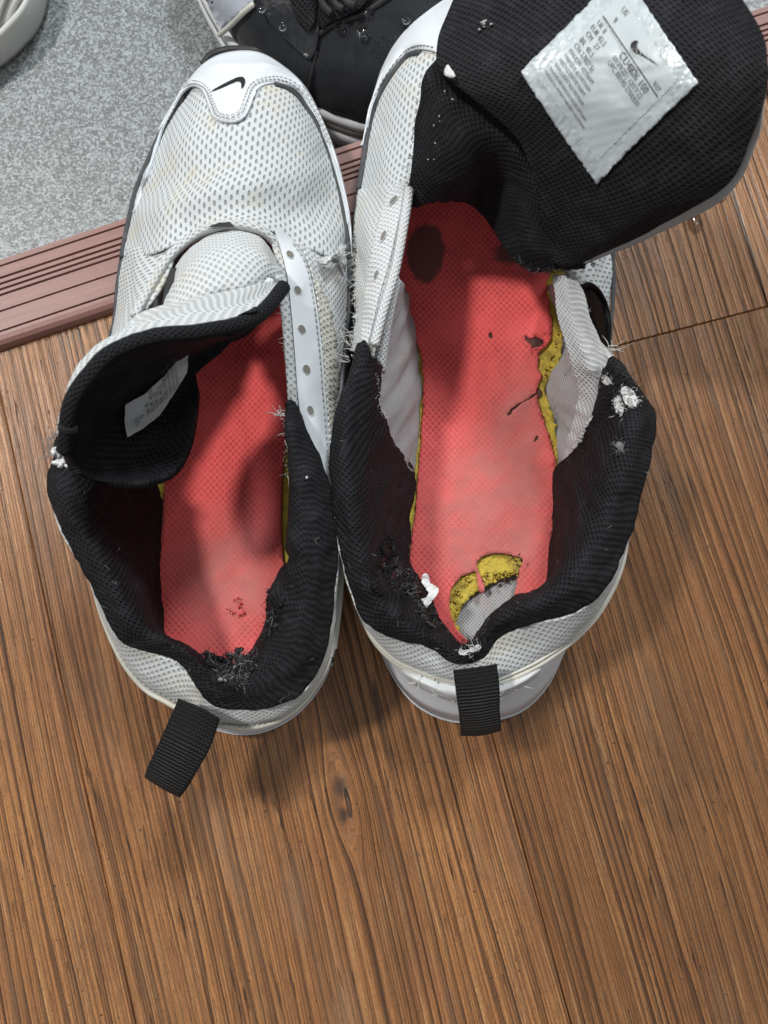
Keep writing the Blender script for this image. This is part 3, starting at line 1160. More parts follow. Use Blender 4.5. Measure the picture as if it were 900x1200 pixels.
tube("toe_bumper", PP([(238, 77, .016), (247, 66, .018), (262, 60, .020), (280, 58.5, .020), (298, 60, .020), (307, 65, .018)]), .0019, M['rubber_dark'], LS, 40)
# charcoal binding along the foot of the vamp
tube("binding", DV.at([(214, 112), (198, 139), (184, 166), (172, 193), (160, 222), (154, 246), (147, 278), (143, 302)], .0007), .0013, M['charcoal'], LS, 70)
tube("binding", PP([(143, 302, .0315), (138, 335, .033), (135, 372, .035), (128, 400, .037)]), .0011, M['charcoal'], LS, 40)
tube("binding", DV.at([(322, 99), (336, 104), (352, 118), (369, 142), (381, 168), (391, 195), (398, 222), (403, 248), (407, 280), (409, 305)], .0008), .0012, M['charcoal'], LS, 70)
tube("binding", PP([(409, 305, .037), (410, 340, .041), (408, 375, .043), (404, 398, .045)]), .0009, M['charcoal'], LS, 40)
# torn flap of mesh at the flex point
fl = loft([[(372, 306, .058), (384, 302, .058), (398, 306, .050), (404, 318, .044)], [(378, 312, .061), (388, 306, .062), (399, 292, .056), (402, 286, .050)]], 12, 24)
sheet("torn_flap", ragged(wrinkle(fl, .001, 200, 3), 'r1', .0015, 2), M['fine_mesh'], LS, thick=.0008)
M['cream'] = fabric('cream_padding', (.66, .655, .58), (.46, .455, .39), .0026, .0026, .2, .2, .5, .8, .0007, .95, (.50, .46, .34), .4)
tm = patch("torn_padding", [(370, 322), (380, 345), (388, 365), (394, 395), (397, 430), (395, 470), (394, 515), (395, 560), (395, 598), (391, 560), (386, 500), (382, 450), (378, 400), (372, 350)],
           lambda u, v: DQ.z(u, v) + .0012 + .0007 * fbm(u * .2, v * .12, 8), M['cream'], LS, step=5, edge=2.5, amp=1.3, seed=14, thick=.0008)
fray("loose_fibres", PP([(366, 335, .062), (380, 360, .060), (392, 390, .054), (394, 430, .052), (392, 480, .054), (392, 520, .055)]), M['thread_white'], LS, 420, .0019, .00009, seed=3)
fray("loose_fibres", PP([(330, 330, .071), (334, 390, .069), (338, 440, .069), (340, 465, .068)]), M['thread_white'], LS, 70, .0018, .00009, seed=4)
fray("loose_fibres", PP([(374, 306, .061), (398, 295, .060), (403, 310, .05)]), M['thread_white'], LS, 80, .003, .00010, seed=5)

# heel panel and collar
ctop = [(58, 560, .074), (68, 612, .073), (100, 675, .069), (130, 735, .063), (152, 757, .059), (185, 767, .057), (212, 780, .056), (228, 804, .055), (250, 827, .053), (290, 832, .053),
        (330, 824, .055), (357, 810, .057), (380, 770, .061), (392, 700, .066), (395, 640, .069), (389, 585, .070)]
cmid = [(76, 575, .056), (84, 625, .056), (106, 690, .054), (132, 752, .051), (158, 785, .050), (190, 802, .049), (215, 815, .049), (235, 830, .049), (258, 842, .048), (292, 846, .048),
        (334, 836, .049), (364, 814, .050), (386, 770, .052), (396, 705, .055), (398, 645, .058), (396, 595, .060)]
cbot = [(100, 590, .040), (104, 640, .040), (116, 705, .041), (140, 766, .041), (168, 804, .041), (196, 822, .041), (222, 836, .041), (245, 846, .041), (265, 850, .041), (293, 852, .041),
        (333, 840, .041), (364, 812, .041), (386, 770, .042), (395, 708, .044), (397, 648, .047), (396, 600, .050)]
GH = loft([cbot, cmid, ctop], 30, 150)
GH = wrinkle(GH, .0006, 70, 17)
sheet("heel_panel", GH, M['fine_mesh'], LS, thick=.0012)
DH = Drape(GH)
tube("piping", cr(PP([(a[0], a[1], a[2] + .001) for a in cbot]), 120) + np.array([0, 0, .0006]), .0013, M['piping'], LS, 140)
stitches("stitching", PP([(a[0] * .75 + b[0] * .25, a[1] * .75 + b[1] * .25, a[2] * .75 + b[2] * .25 + .0014) for a, b in zip(cbot, cmid)]), M['thread_grey'], LS, .0022, .0013)
tube("piping", PP([(397, 600, .052), (399, 650, .048), (397, 700, .045), (390, 760, .043)]) + np.array([.0005, 0, 0]), .0012, M['piping'], LS, 80)

cols = [
    [(58, 520, .074), (70, 512, .080), (90, 520, .078), (160, 540, .030)],
    [(54, 560, .075), (70, 560, .081), (110, 575, .072), (187, 575, .024)],
    [(68, 612, .074), (88, 605, .080), (130, 620, .066), (188, 630, .022)],
    [(100, 675, .070), (122, 660, .076), (155, 670, .060), (189, 690, .022)],
    [(130, 735, .064), (150, 715, .070), (172, 720, .056), (192, 738, .022)],
    [(152, 757, .060), (170, 738, .065), (185, 738, .055), (200, 748, .022)],
    [(185, 767, .058), (200, 752, .063), (212, 752, .052), (220, 758, .022)],
    [(212, 780, .057), (225, 768, .062), (235, 765, .050), (240, 770, .022)],
    [(228, 804, .056), (245, 785, .061), (255, 780, .050), (255, 778, .022)],
    [(250, 827, .054), (265, 800, .060), (268, 788, .048), (268, 786, .022)],
    [(290, 832, .054), (292, 800, .060), (288, 780, .048), (285, 776, .022)],
    [(330, 824, .056), (322, 780, .063), (306, 752, .050), (305, 745, .022)],
    [(357, 810, .058), (345, 760, .066), (318, 715, .054), (322, 705, .022)],
    [(380, 770, .062), (360, 715, .070), (328, 680, .062), (332, 672, .022)],
    [(392, 700, .067), (368, 655, .076), (338, 640, .070), (345, 640, .024)],
    [(395, 640, .070), (370, 600, .078), (340, 590, .074), (348, 590, .024)],
    [(388, 575, .072), (365, 545, .078), (337, 535, .076), (350, 535, .024)],
    [(368, 520, .073), (352, 500, .077), (334, 492, .076), (352, 490, .024)],
    [(350, 476, .073), (342, 466, .075), (334, 474, .074), (352, 450, .024)]]


def collar(cols, parent, seed, bumps=()):
    G = loft(cols, 190, 46)
    G = wrinkle(G, .0009, 75, seed, 3)
    G = wrinkle(G, .0004, 300, seed + 3, 2)
    q = proj(G)
    n = gnormals(G)
    for (u, v, r, a) in bumps:
        d2 = (q[..., 0] - u) ** 2 + (q[..., 1] - v) ** 2
        ch = np.exp(-d2 / (r * r))
        G = G + n * (a * ch + .35 * abs(a) * ch * fbm(q[..., 0] * .35, q[..., 1] * .35, seed))[..., None]
    o = sheet("collar_lining", G, M['knit'], parent, thick=.0010)
    return o, G


colL, GC = collar(cols, LS, 21, [(272, 783, 22, .0025), (322, 700, 16, .002), (250, 775, 14, -.003), (335, 655, 10, -.002), (70, 540, 16, -.002)])
DC = Drape(GC)
for i, pts in enumerate([[(240, 770, .058), (262, 788, .060), (282, 790, .061), (300, 770, .060)], [(318, 700, .062), (326, 690, .066), (322, 720, .062), (308, 748, .056)],
                         [(262, 782, .058), (275, 770, .057), (290, 776, .058)]]):
    p3 = DC.at([(a[0], a[1]) for a in pts], .0008)
    fray("loose_fibres", p3, M['fibre_black'], colL, 260, .0032, .00014, seed=30 + i)
    fray("loose_fibres", p3, M['fibre_grey'], colL, 90, .0030, .00012, seed=40 + i)
    scraps("torn_shreds", p3, M['fibre_black'], colL, 40, .0012, seed=50 + i)
scraps("torn_shreds", DC.at([(262, 780), (272, 772), (284, 776), (268, 796), (258, 790)], .001), M['fibre_grey'], colL, 18, .0010, 7)
patch("torn_hole", [(258, 776), (264, 772), (272, 776), (276, 784), (270, 792), (262, 790)], lambda u, v: DC.z(u, v) + .0007, M['rubber_dark'], colL, step=2, edge=1.3, amp=1.2, freq=.8)
for kk, poly in enumerate([[(240, 764), (252, 768), (262, 778), (256, 788), (246, 782)], [(276, 770), (290, 768), (300, 772), (296, 782), (282, 784)], [(312, 706), (322, 694), (330, 700), (326, 714), (316, 722)],
                           [(262, 792), (274, 796), (284, 790), (290, 798), (276, 806)]]):
    patch("torn_flap", poly, lambda u, v: DC.z(u, v) + .0014 + .0012 * fbm(u * .14, v * .14, 11), M['knit_fine'], colL, step=2, edge=1.3, amp=1.5, seed=kk, freq=.7, thick=.0005)
    pc = np.array(poly + poly[:1], float)
    fray("loose_fibres", DC.at(pc, .0016), M['fibre_grey'] if kk % 2 else M['fibre_black'], colL, 60, .0028, .00010, seed=170 + kk)
scraps("padding_shreds", DC.at([(64, 522), (68, 532), (74, 545)], .0006), M['padding'], colL, 16, .0015, 8)
fray("loose_fibres", DC.at([(56, 535), (60, 515), (72, 505)], .001), M['fibre_grey'], colL, 60, .005, .00012, seed=60)
fray("loose_fibres", DC.at([(334, 480), (335, 520), (338, 560), (336, 500)], .0005), M['thread_white'], colL, 26, .0030, .00010, seed=61)
fray("loose_fibres", DC.at([(330, 486), (334, 488)], .001), M['thread_white'], colL, 14, .005, .00016, dirn=(-1, .1, .2), seed=62)
scraps("padding_shreds", DC.at([(339, 535), (342, 520), (362, 558), (342, 545)], .0012), M['padding'], colL, 6, .0009, 9)

# insole
def zi(u, v):
    return .0205 + .0015 * ((u - 265) / 75.0) ** 2 + .00045 * fbm(u * .035, v * .022, 4) + .00018 * fbm(u * .16, v * .10, 6)


inL = patch("insole", [(240, 260), (330, 260), (344, 330), (340, 450), (331, 560), (330, 640), (335, 705), (312, 780), (276, 812), (240, 805), (205, 782), (180, 745), (191, 600), (194, 500), (200, 380)],
            zi, M['insole'], LS, step=5, edge=4, thick=.0008,
            wear=lambda u, v: np.exp(-((u - 270) / 60.0) ** 2 - ((v - 680) / 70.0) ** 2) * 1.2)
patch("foam_layer", [(238, 255), (334, 255), (352, 330), (352, 450), (351, 560), (350, 640), (344, 708), (318, 786), (278, 818), (236, 811), (200, 788), (174, 748), (181, 600), (185, 500), (194, 380)],
      lambda u, v: zi(u, v) - .0022, M['foam'], inL, step=14, edge=7, amp=1.0, thick=.004)
for (u, v, r) in [(275, 700, 6), (284, 708, 4), (270, 714, 3.5), (262, 783, 5)]:
    pass
scraps("lint", np.array([P(u, v, zi(u, v) + .0006) for (u, v) in [(272, 696), (280, 704), (286, 710), (276, 716), (268, 706)]]), plain('red_pill', (.55, .05, .045), .9), inL, 14, .0007, 12)

# tongue: a cup with white knit outside and black lining inside
upper = [
    [(206, 345, .064), (207, 312, .068), (226, 288, .070), (265, 268, .072), (303, 276, .072), (325, 300, .070)],
    [(200, 352, .074), (214, 320, .082), (240, 300, .085), (275, 290, .086), (308, 297, .083), (328, 314, .077)],
    [(186, 368, .084), (215, 349, .091), (248, 338, .092), (285, 330, .091), (311, 322, .087), (331, 322, .080)],
    [(150, 380, .094), (196, 360, .096), (245, 346, .095), (285, 338, .093), (312, 330, .089), (332, 324, .082)],
    [(72, 526, .103), (78, 468, .110), (101, 416, .112), (155, 380, .112), (218, 366, .107), (268, 358, .101), (306, 345, .093), (334, 324, .084)],
    [(77, 530, .1065), (81, 478, .1165), (105, 426, .1195), (158, 391, .1185), (230, 380, .1130), (297, 363, .1002), (335, 326, .085)]]
GU = loft(upper, 70, 90)
n_ = gnormals(GU)
cv = np.linspace(0, 1, 70)[:, None]
GU = GU + n_ * (.0014 * np.exp(-((cv - .28) / .10) ** 2) - .0018 * np.exp(-((cv - .47) / .05) ** 2))[..., None]
GU = wrinkle(GU, .0007, 80, 31)
tongL = sheet("tongue", GU, M['fine_mesh'], LS, thick=.0015)
dish = [
    [(75, 532, .110), (79, 480, .1195), (105, 428, .1235), (160, 394, .1215), (231, 384, .1155), (298, 368, .1025), (336, 330, .0868)],
    [(78, 533, .113), (84, 482, .122), (112, 437, .125), (164, 404, .122), (232, 393, .116), (298, 374, .103), (335, 334, .088)],
    [(83, 537, .110), (96, 490, .113), (124, 455, .112), (170, 425, .108), (228, 405, .103), (294, 381, .099), (333, 340, .086)],
    [(90, 545, .105), (118, 512, .090), (142, 482, .082), (178, 450, .078), (222, 420, .078), (285, 388, .089), (329, 346, .083)],
    [(98, 556, .102), (135, 545, .087), (168, 520, .078), (198, 485, .073), (222, 445, .072), (282, 393, .085), (328, 350, .081)],
    [(103, 562, .098), (140, 565, .094), (175, 563, .090), (205, 550, .085), (224, 510, .078), (231, 460, .072), (234, 410, .070), (285, 396, .082), (328, 352, .080)]]
GD = loft(dish, 70, 90)
GD = wrinkle(GD, .0006, 90, 35)
sheet("tongue_lining", GD, M['knit'], LS, thick=.003)
DD = Drape(GD)
tube("tongue_lip", cr(GD[7][1:-2], 40) + np.array([0, 0, -.0006]), .0026, M['knit'], LS, 90, 10)
lpoly = [(147, 474), (170, 462), (192, 441), (207, 424), (221, 416), (219, 437), (205, 460), (188, 486), (168, 502), (149, 513), (146, 495)]
labL = patch("tongue_label", lpoly, lambda u, v: DD.z(u, v) + .0014, M['label_worn'], LS, step=4, edge=2, amp=.5, smooth=False)
lettering("label_print", [("US", .02, .13, 9), ("9", .10, .22, 9), ("UK 8", .0, .32, 8), ("EUR 42.5", .0, .40, 8), ("CM 27", .0, .48, 8), ("BR 40.5", .0, .56, 8), ("CN 270(2.5)", .0, .64, 8), ("MADE IN VIETNAM", .0, .71, 5),
                          ("MADE IN VIETNAM", .0, .77, 4), ("FABRIQUE AU VIETNAM", .0, .83, 4)],
          (155, 505), np.array([-6.0, -40.0]) * .9, np.array([66.0, -62.0]), DD, M['print'], labL, .0019)
# padded lip along the open edge of the cup
webbing_loop(LS, [[(211, 820, .060), (233, 829, .062), (256, 843, .060)], [(198, 850, .064), (222, 862, .066), (246, 874, .064)], [(185, 878, .062), (208, 890, .064), (231, 902, .062)],
                  [(174, 902, .058), (194, 915, .060), (215, 926, .058)], [(174, 906, .054), (194, 918, .055), (215, 929, .054)], [(186, 880, .050), (208, 892, .050), (230, 904, .050)],
                  [(212, 825, .050), (233, 834, .050), (254, 846, .050)]])
px_poly("sole_window", [(388, 770), (392, 770), (390, 782), (386, 782)], Drape(GH), -.004, M['rubber_dark'], LS)

# ================================================================== RIGHT SNEAKER
RS = thing("worn_sneaker", "worn white mesh sneaker with tongue pulled wide open and a torn red insole", "sneaker",
           tuple(P(560, 430, 0)), "pair of worn out white sneakers")
low = [(500, 5), (470, 35), (448, 75), (436, 120), (428, 180), (421, 240), (416, 300), (414, 360), (416, 420), (418, 500), (420, 580), (423, 650), (429, 700), (440, 745), (456, 785), (480, 820),
       (510, 840), (545, 848), (590, 843), (620, 830), (645, 803), (663, 765), (676, 720), (684, 660), (688, 600), (692, 520), (698, 450), (704, 380), (706, 310), (705, 240), (698, 170), (680, 100),
       (650, 40), (610, 5), (560, -10), (525, -6)]
high = [(508, 14), (478, 42), (456, 80), (443, 122), (434, 180), (427, 240), (421, 300), (417, 360), (414, 420), (410, 500), (410, 580), (413, 650), (424, 705), (444, 745), (468, 774), (495, 790),
        (520, 800), (550, 805), (590, 800), (620, 786), (650, 760), (680, 722), (702, 680), (716, 630), (722, 570), (722, 500), (716, 440), (714, 380), (716, 310), (714, 240), (705, 170), (684, 105),
        (650, 48), (610, 14), (560, 0), (530, 2)]
sole(RS, low, high, .010, lambda v: .029 + .013 * max(0, min(1, (v - 300) / 450)))

vampR = [
    [(505, 20, .030), (545, 2, .043), (590, 2, .043), (640, 28, .030)],
    [(457, 78, .032), (500, 60, .050), (580, 50, .058), (650, 62, .048), (690, 105, .032)],
    [(436, 132, .031), (480, 126, .055), (572, 118, .064), (660, 128, .053), (708, 155, .032)],
    [(425, 190, .031), (465, 190, .059), (555, 185, .068), (660, 192, .056), (716, 222, .032)],
    [(419, 225, .032), (450, 220, .058), (478, 213, .067), (555, 205, .070), (640, 220, .066), (680, 250, .055), (717, 270, .034)]]
GVR = wrinkle(loft(vampR, 60, 90), .0007, 50, 45)
sheet("mesh_vamp", GVR, M['mesh'], RS, thick=.0012)
DVR = Drape(GVR)
tube("binding", DVR.at([(492, 62), (478, 66), (464, 82), (449, 104), (441, 120), (436, 134), (430, 160), (426, 190), (421, 222)], .0008), .0014, M['charcoal'], RS, 60)
tube("binding", PP([(421, 222, .033), (417, 255, .037), (415, 290, .041)]), .0009, M['charcoal'], RS, 30)
outerR = [(424, 170, .028), (428, 148, .025), (432, 128, .024), (438, 108, .024), (448, 78, .024), (469, 40, .024), (498, 10, .024), (532, -6, .025), (575, -12, .025), (620, 4, .024), (655, 38, .024), (685, 95, .024)]
innerR = [(425.5, 170), (430.5, 148), (435, 126), (441, 113), (449, 98), (463, 78), (478, 62), (494, 58), (512, 62), (530, 90), (560, 100), (590, 95), (610, 70), (630, 60), (650, 70), (680, 102)]
ic = cr(np.array(innerR, float), 120)
I3 = P(ic[:, 0], ic[:, 1], DVR.z(ic[:, 0], ic[:, 1]) + .0018)
O3 = cr(PP(outerR), 120)
mid1 = O3 * .66 + I3 * .34; mid2 = O3 * .33 + I3 * .67
tp = np.minimum(1, 5 * np.sin(np.linspace(0, math.pi, 120)) ** 1.2)
mp = proj(mid1); mid1 = P(mp[:, 0], mp[:, 1], mid1[:, 2] + .0055 * tp)
mp = proj(mid2); mid2 = P(mp[:, 0], mp[:, 1], mid2[:, 2] + .0050 * tp)
GTR = lift_over(crp(np.stack([O3, mid1, mid2, I3]), 30), DVR, .0018)
capR = sheet("toe_cap", GTR, M['leather'], RS, thick=.0008)
stitches("stitching", Drape(GTR).at([(439, 112), (449, 93), (463, 73), (477, 58), (493, 53), (510, 56)], .0004), M['thread_grey'], capR)

# left quarter of the right shoe, its collar end frayed
q4 = [
    [(419, 222, .033), (415, 270, .040), (416, 320, .050), (417, 370, .058), (413, 412, .063)],
    [(445, 216, .057), (433, 280, .062), (429, 340, .067), (426, 380, .070), (419, 412, .072)],
    [(466, 214, .066), (456, 265, .070), (446, 325, .073), (437, 372, .075), (428, 414, .075)],
    [(480, 210, .068), (475, 255, .071), (464, 315, .073), (449, 365, .075), (438, 420, .074)]]
G4 = wrinkle(loft(q4, 40, 90), .0007, 70, 51)
G4 = ragged(G4, 'r0', .0018, 5, .7)
sheet("quarter_panel", G4, M['fine_mesh'], RS, thick=.0014)
D4 = Drape(G4)
es2 = patch("eyestay", [(466, 216), (474, 222), (466, 262), (455, 310), (443, 352), (432, 398), (424, 408), (424, 380), (428, 340), (437, 290), (447, 250), (456, 225)], lambda u, v: D4.z(u, v) + .0010, M['terry'], RS, step=6, edge=4)
tube("terry_edge", D4.at([(479, 222), (474, 255), (463, 315), (449, 363), (438, 405)], .0008), .0020, M['terry'], RS, 60)
for (u, v, a, b, r) in [(461, 236, 7.0, 2.6, -.8), (449, 278, 7.0, 2.4, -1.15), (440.5, 323, 6, 1.6, -1.2)]:
    o, f = eyelet(es2, D4, u, v, a, b, r, M['leather'])
    f.parent = es2
    o.data.transform(__import__('mathutils').Matrix.Translation((0, 0, .0012)))
    f.data.transform(__import__('mathutils').Matrix.Translation(Vector((0, 0, .0012)) - Vector(base_of(es2))))
fray("loose_fibres", D4.at([(417, 275), (416, 310), (418, 350), (418, 385), (414, 410)], .0006), M['thread_white'], RS, 300, .0020, .00009, dirn=(-.5, -.1, .1), seed=71)
fray("loose_fibres", D4.at([(415, 385), (413, 410), (408, 425)], .0006), M['thread_white'], RS, 22, .009, .00016, dirn=(-1, .3, .3), seed=72)
tube("inner_flap", PP([(463, 328, .064), (452, 380, .062), (444, 435, .058)]), .0026, M['terry'], RS, 30)
# inner wall, left
w5 = [[(468, 325, .066), (456, 375, .064), (443, 430, .063), (445, 475, .058), (460, 522, .046), (484, 552, .028)],
      [(474, 335, .046), (472, 390, .044), (468, 440, .044), (470, 480, .042), (475, 520, .034), (486, 553, .025)],
      [(478, 345, .022), (490, 405, .020), (494, 455, .020), (492, 500, .020), (489, 530, .020), (487, 556, .020)]]
sheet("side_lining", wrinkle(loft(w5, 30, 60), .0008, 110, 55), M['lining'], RS, thick=.001)

# right quarter: exterior mesh, gloss lace loop, inner terry strip
q6 = [[(660, 300, .062), (668, 335, .064), (682, 375, .066), (700, 415, .068)],
      [(690, 285, .055), (698, 330, .054), (704, 370, .056), (711, 412, .062)],
      [(717, 290, .038), (718, 330, .040), (716, 370, .044), (714, 408, .052)]]
G6 = wrinkle(loft(q6, 30, 50), .001, 80, 57)
sheet("quarter_panel", G6, M['mesh'], RS, thick=.0012)
tube("binding", PP([(718, 290, .039), (719, 330, .041), (717, 370, .045), (714, 406, .053)]), .0009, M['charcoal'], RS, 40)
D6 = Drape(G6)
lp = [(680, 338), (688, 333), (698, 338), (707, 352), (712, 372), (713, 392), (711, 408), (704, 402), (694, 378), (684, 355)]
patch("lace_loop_and_gap", lp, lambda u, v: D6.z(u, v) + .0030, M['gloss_black'], RS, step=5, edge=2.5, thick=.003)
tube("lace_loop_rim", D6.at([(680, 338), (690, 334), (701, 342), (709, 358), (713, 380), (712, 404)], .0036), .0012, M['gloss_black'], RS, 50)
fray("loose_fibres", D6.at([(684, 362), (688, 366)], .0046), M['thread_white'], RS, 14, .004, .00015, seed=74)
fray("loose_fibres", PP([(712, 408, .066), (716, 410, .066)]), M['thread_white'], RS, 12, .006, .00018, dirn=(1, .3, .3), seed=75)
t7 = [[(645, 322, .060), (652, 370, .062), (666, 420, .064), (676, 470, .052), (664, 520, .036), (653, 556, .024)],
      [(662, 322, .067), (670, 365, .069), (688, 415, .071), (698, 450, .066), (684, 500, .050), (660, 548, .030)],
      [(680, 328, .066), (690, 365, .069), (704, 400, .071), (714, 428, .074), (704, 462, .068), (688, 495, .060)]]
G7 = wrinkle(loft(t7, 36, 80), .0010, 90, 61)
sheet("terry_strip", G7, M['terry'], RS, thick=.0025)
w8 = [[(640, 335, .021), (662, 400, .020), (640, 455, .020), (652, 500, .020), (653, 555, .020)],
      [(652, 330, .050), (672, 400, .048), (680, 450, .046), (676, 500, .036), (656, 556, .024)]]
sheet("side_lining", wrinkle(loft(w8, 24, 50), .001, 120, 63), M['lining'], RS, thick=.001)
fray("loose_fibres", PP([(668, 425, .040), (652, 460, .026), (650, 490, .024)]), M['thread_grey'], RS, 60, .003, .0001, seed=76)

# heel panel and collar
o_ = [(390, 520, .075), (387, 560, .075), (393, 622, .073), (408, 686, .069), (424, 726, .065), (456, 747, .059), (500, 758, .055), (530, 776, .053), (566, 773, .053), (585, 749, .055), (620, 733, .059),
      (665, 723, .063), (700, 701, .066), (728, 656, .069), (748, 596, .072), (760, 540, .074)]
m_ = [(396, 520, .056), (395, 562, .056), (399, 628, .054), (409, 690, .053), (427, 735, .052), (458, 766, .050), (500, 783, .049), (534, 794, .048), (570, 794, .048), (596, 780, .049), (632, 764, .050),
      (676, 738, .052), (708, 704, .054), (731, 656, .056), (745, 600, .058), (750, 540, .060)]
b_ = [(408, 520, .040), (408, 565, .040), (409, 635, .041), (416, 696, .042), (434, 742, .042), (462, 774, .042), (500, 793, .042), (536, 801, .042), (572, 801, .042), (602, 793, .042), (640, 773, .042),
      (684, 738, .043), (712, 700, .045), (730, 654, .047), (734, 600, .048), (732, 540, .050)]
GHR = wrinkle(loft([b_, m_, o_], 30, 150), .0006, 70, 67)
sheet("heel_panel", GHR, M['fine_mesh'], RS, thick=.0012)
tube("piping", PP([(a[0], a[1], a[2] + .0016) for a in b_]), .0014, M['piping'], RS, 140)
tube("piping", PP([(a[0] * .7 + c[0] * .3, a[1] * .7 + c[1] * .3 , a[2] * .7 + c[2] * .3 + .0012) for a, c in zip(b_, m_)][3:14]), .0008, M['piping'], RS, 140)
colsR = [
    [(418, 402, .074), (427, 398, .078), (438, 415, .076), (450, 430, .060)],
    [(405, 445, .075), (418, 435, .080), (440, 455, .074), (448, 480, .060)],
    [(390, 495, .076), (408, 485, .082), (440, 505, .070), (464, 522, .045)],
    [(387, 550, .076), (408, 545, .082), (440, 560, .066), (485, 552, .024)],
    [(393, 620, .074), (415, 610, .080), (445, 620, .062), (482, 610, .022)],
    [(408, 685, .070), (430, 665, .076), (455, 665, .060), (480, 650, .022)],
    [(424, 725, .066), (448, 705, .071), (475, 700, .054), (502, 690, .022)],
    [(456, 746, .060), (475, 727, .066), (497, 720, .050), (514, 718, .022)],
    [(500, 757, .056), (508, 745, .060), (518, 738, .048), (525, 738, .022)],
    [(530, 775, .054), (535, 765, .057), (540, 757, .047), (542, 752, .022)],
    [(566, 772, .054), (562, 760, .058), (558, 745, .047), (556, 742, .022)],
    [(585, 748, .056), (578, 733, .062), (572, 722, .050), (572, 725, .022)],
    [(620, 732, .060), (608, 712, .067), (600, 700, .054), (604, 702, .022)],
    [(665, 722, .064), (645, 700, .070), (630, 690, .056), (632, 700, .022)],
    [(700, 700, .067), (680, 665, .074), (655, 660, .060), (640, 670, .022)],
    [(728, 655, .070), (708, 615, .078), (675, 610, .064), (645, 620, .022)],
    [(748, 595, .073), (728, 560, .082), (690, 555, .068), (648, 558, .022)],
    [(764, 525, .075), (742, 505, .083), (705, 505, .070), (668, 530, .040)],
    [(766, 482, .075), (745, 465, .082), (715, 470, .074), (690, 492, .060)],
    [(745, 448, .074), (730, 432, .079), (716, 440, .076), (704, 450, .066)],
    [(722, 424, .073), (716, 420, .076), (712, 428, .075), (708, 432, .070)]]
colR, GCR = collar(colsR, RS, 77, [(462, 668, 20, -.004), (470, 690, 14, .002), (510, 735, 12, -.002), (735, 468, 16, -.0015), (548, 758, 14, -.002)])
DCR = Drape(GCR)
for i, pts in enumerate([[(455, 630), (462, 650), (452, 675), (470, 690), (482, 672)], [(480, 690), (500, 715), (515, 735), (530, 752)], [(540, 758), (556, 755), (566, 745), (572, 730)]]):
    p3 = DCR.at(pts, .0008)
    fray("loose_fibres", p3, M['fibre_black'], colR, (300, 160, 120)[i], .0032, .00014, seed=80 + i)
    fray("loose_fibres", p3, M['fibre_grey'], colR, (60, 24, 24)[i], .0026, .00012, seed=90 + i)
    scraps("torn_shreds", p3, M['fibre_black'], colR, (50, 16, 12)[i], .0013, seed=95 + i)
patch("torn_hole", [(446, 660), (455, 648), (466, 650), (472, 664), (466, 684), (452, 690), (444, 676)], lambda u, v: DCR.z(u, v) + .0006, M['rubber_dark'], colR, step=2, edge=1.4, amp=1.8, freq=.7)
for kk, poly in enumerate([[(448, 640), (458, 634), (466, 646), (460, 656), (452, 652)], [(466, 676), (478, 668), (486, 682), (480, 694), (470, 690)], [(440, 672), (450, 676), (456, 690), (448, 698), (438, 688)],
                           [(492, 712), (502, 714), (512, 728), (506, 734), (496, 724)]]):
    patch("torn_flap", poly, lambda u, v: DCR.z(u, v) + .0016 + .0013 * fbm(u * .14, v * .14, 12), M['knit_fine'], colR, step=2, edge=1.3, amp=1.5, seed=kk, freq=.7, thick=.0005)
    pc = np.array(poly + poly[:1], float)
    fray("loose_fibres", DCR.at(pc, .0016), M['fibre_grey'] if kk % 2 else M['fibre_black'], colR, 60, .0028, .00010, seed=180 + kk)
for kk, (poly, am) in enumerate([([(727, 457), (733, 453), (741, 457), (746, 464), (748, 471), (743, 477), (736, 476), (731, 470)], .9),
                  ([(719, 469), (724, 463), (728, 468), (731, 478), (728, 487), (722, 482)], .9), ([(704, 443), (709, 440), (716, 447), (713, 451), (707, 449)], .9)]):
    patch("padding", poly, lambda u, v: DCR.z(u, v) + .0009 + .0007 * fbm(u * .5, v * .5, 5), M['padding'], colR, step=1.6, edge=1.3, amp=am, seed=kk, freq=.8)
    pc = np.array(poly + poly[:1], float)
    fray("loose_fibres", DCR.at(pc, .0010), M['fibre_black'], colR, 70, .0022, .00012, seed=140 + kk)
    fray("loose_fibres", DCR.at(pc, .0010), M['thread_white'], colR, 40, .0016, .00010, seed=150 + kk)
patch("worn_patch", [(722, 520), (726, 518), (729, 521), (730, 526), (725, 528)], lambda u, v: DCR.z(u, v) + .0004, M['fibre_grey'], colR, step=1.6, edge=1.2, amp=1.0, freq=.9)
fray("loose_fibres", DCR.at([(722, 520), (729, 521), (728, 527), (723, 526)], .0006), M['fibre_grey'], colR, 70, .0018, .00009, seed=165)
fray("loose_fibres", DCR.at([(715, 432), (728, 445), (745, 455), (735, 478)], .0006), M['fibre_black'], colR, 160, .003, .00013, seed=101)
fray("loose_fibres", DCR.at([(438, 430), (442, 455), (440, 470), (452, 490)], .0004), M['thread_white'], colR, 26, .0022, .00012, seed=102)
patch("padding", [(494, 676), (499, 672), (503, 677), (504, 683), (510, 686), (514, 692), (510, 700), (505, 706), (500, 712), (494, 707), (492, 702), (497, 701), (502, 696), (499, 689), (495, 684)],
      lambda u, v: .044 + .0015 * fbm(u * .15, v * .15, 2), M['padding'], colR, step=2.5, edge=1.3, amp=.7, freq=.8)
patch("padding", [(537, 763), (543, 758), (551, 756), (560, 755), (564, 759), (557, 763), (548, 767), (540, 768)], lambda u, v: DCR.z(u, v) + .0016 + .0006 * fbm(u * .5, v * .5, 5), M['padding'], colR, step=1.6, edge=1.2, amp=.8, freq=.8)
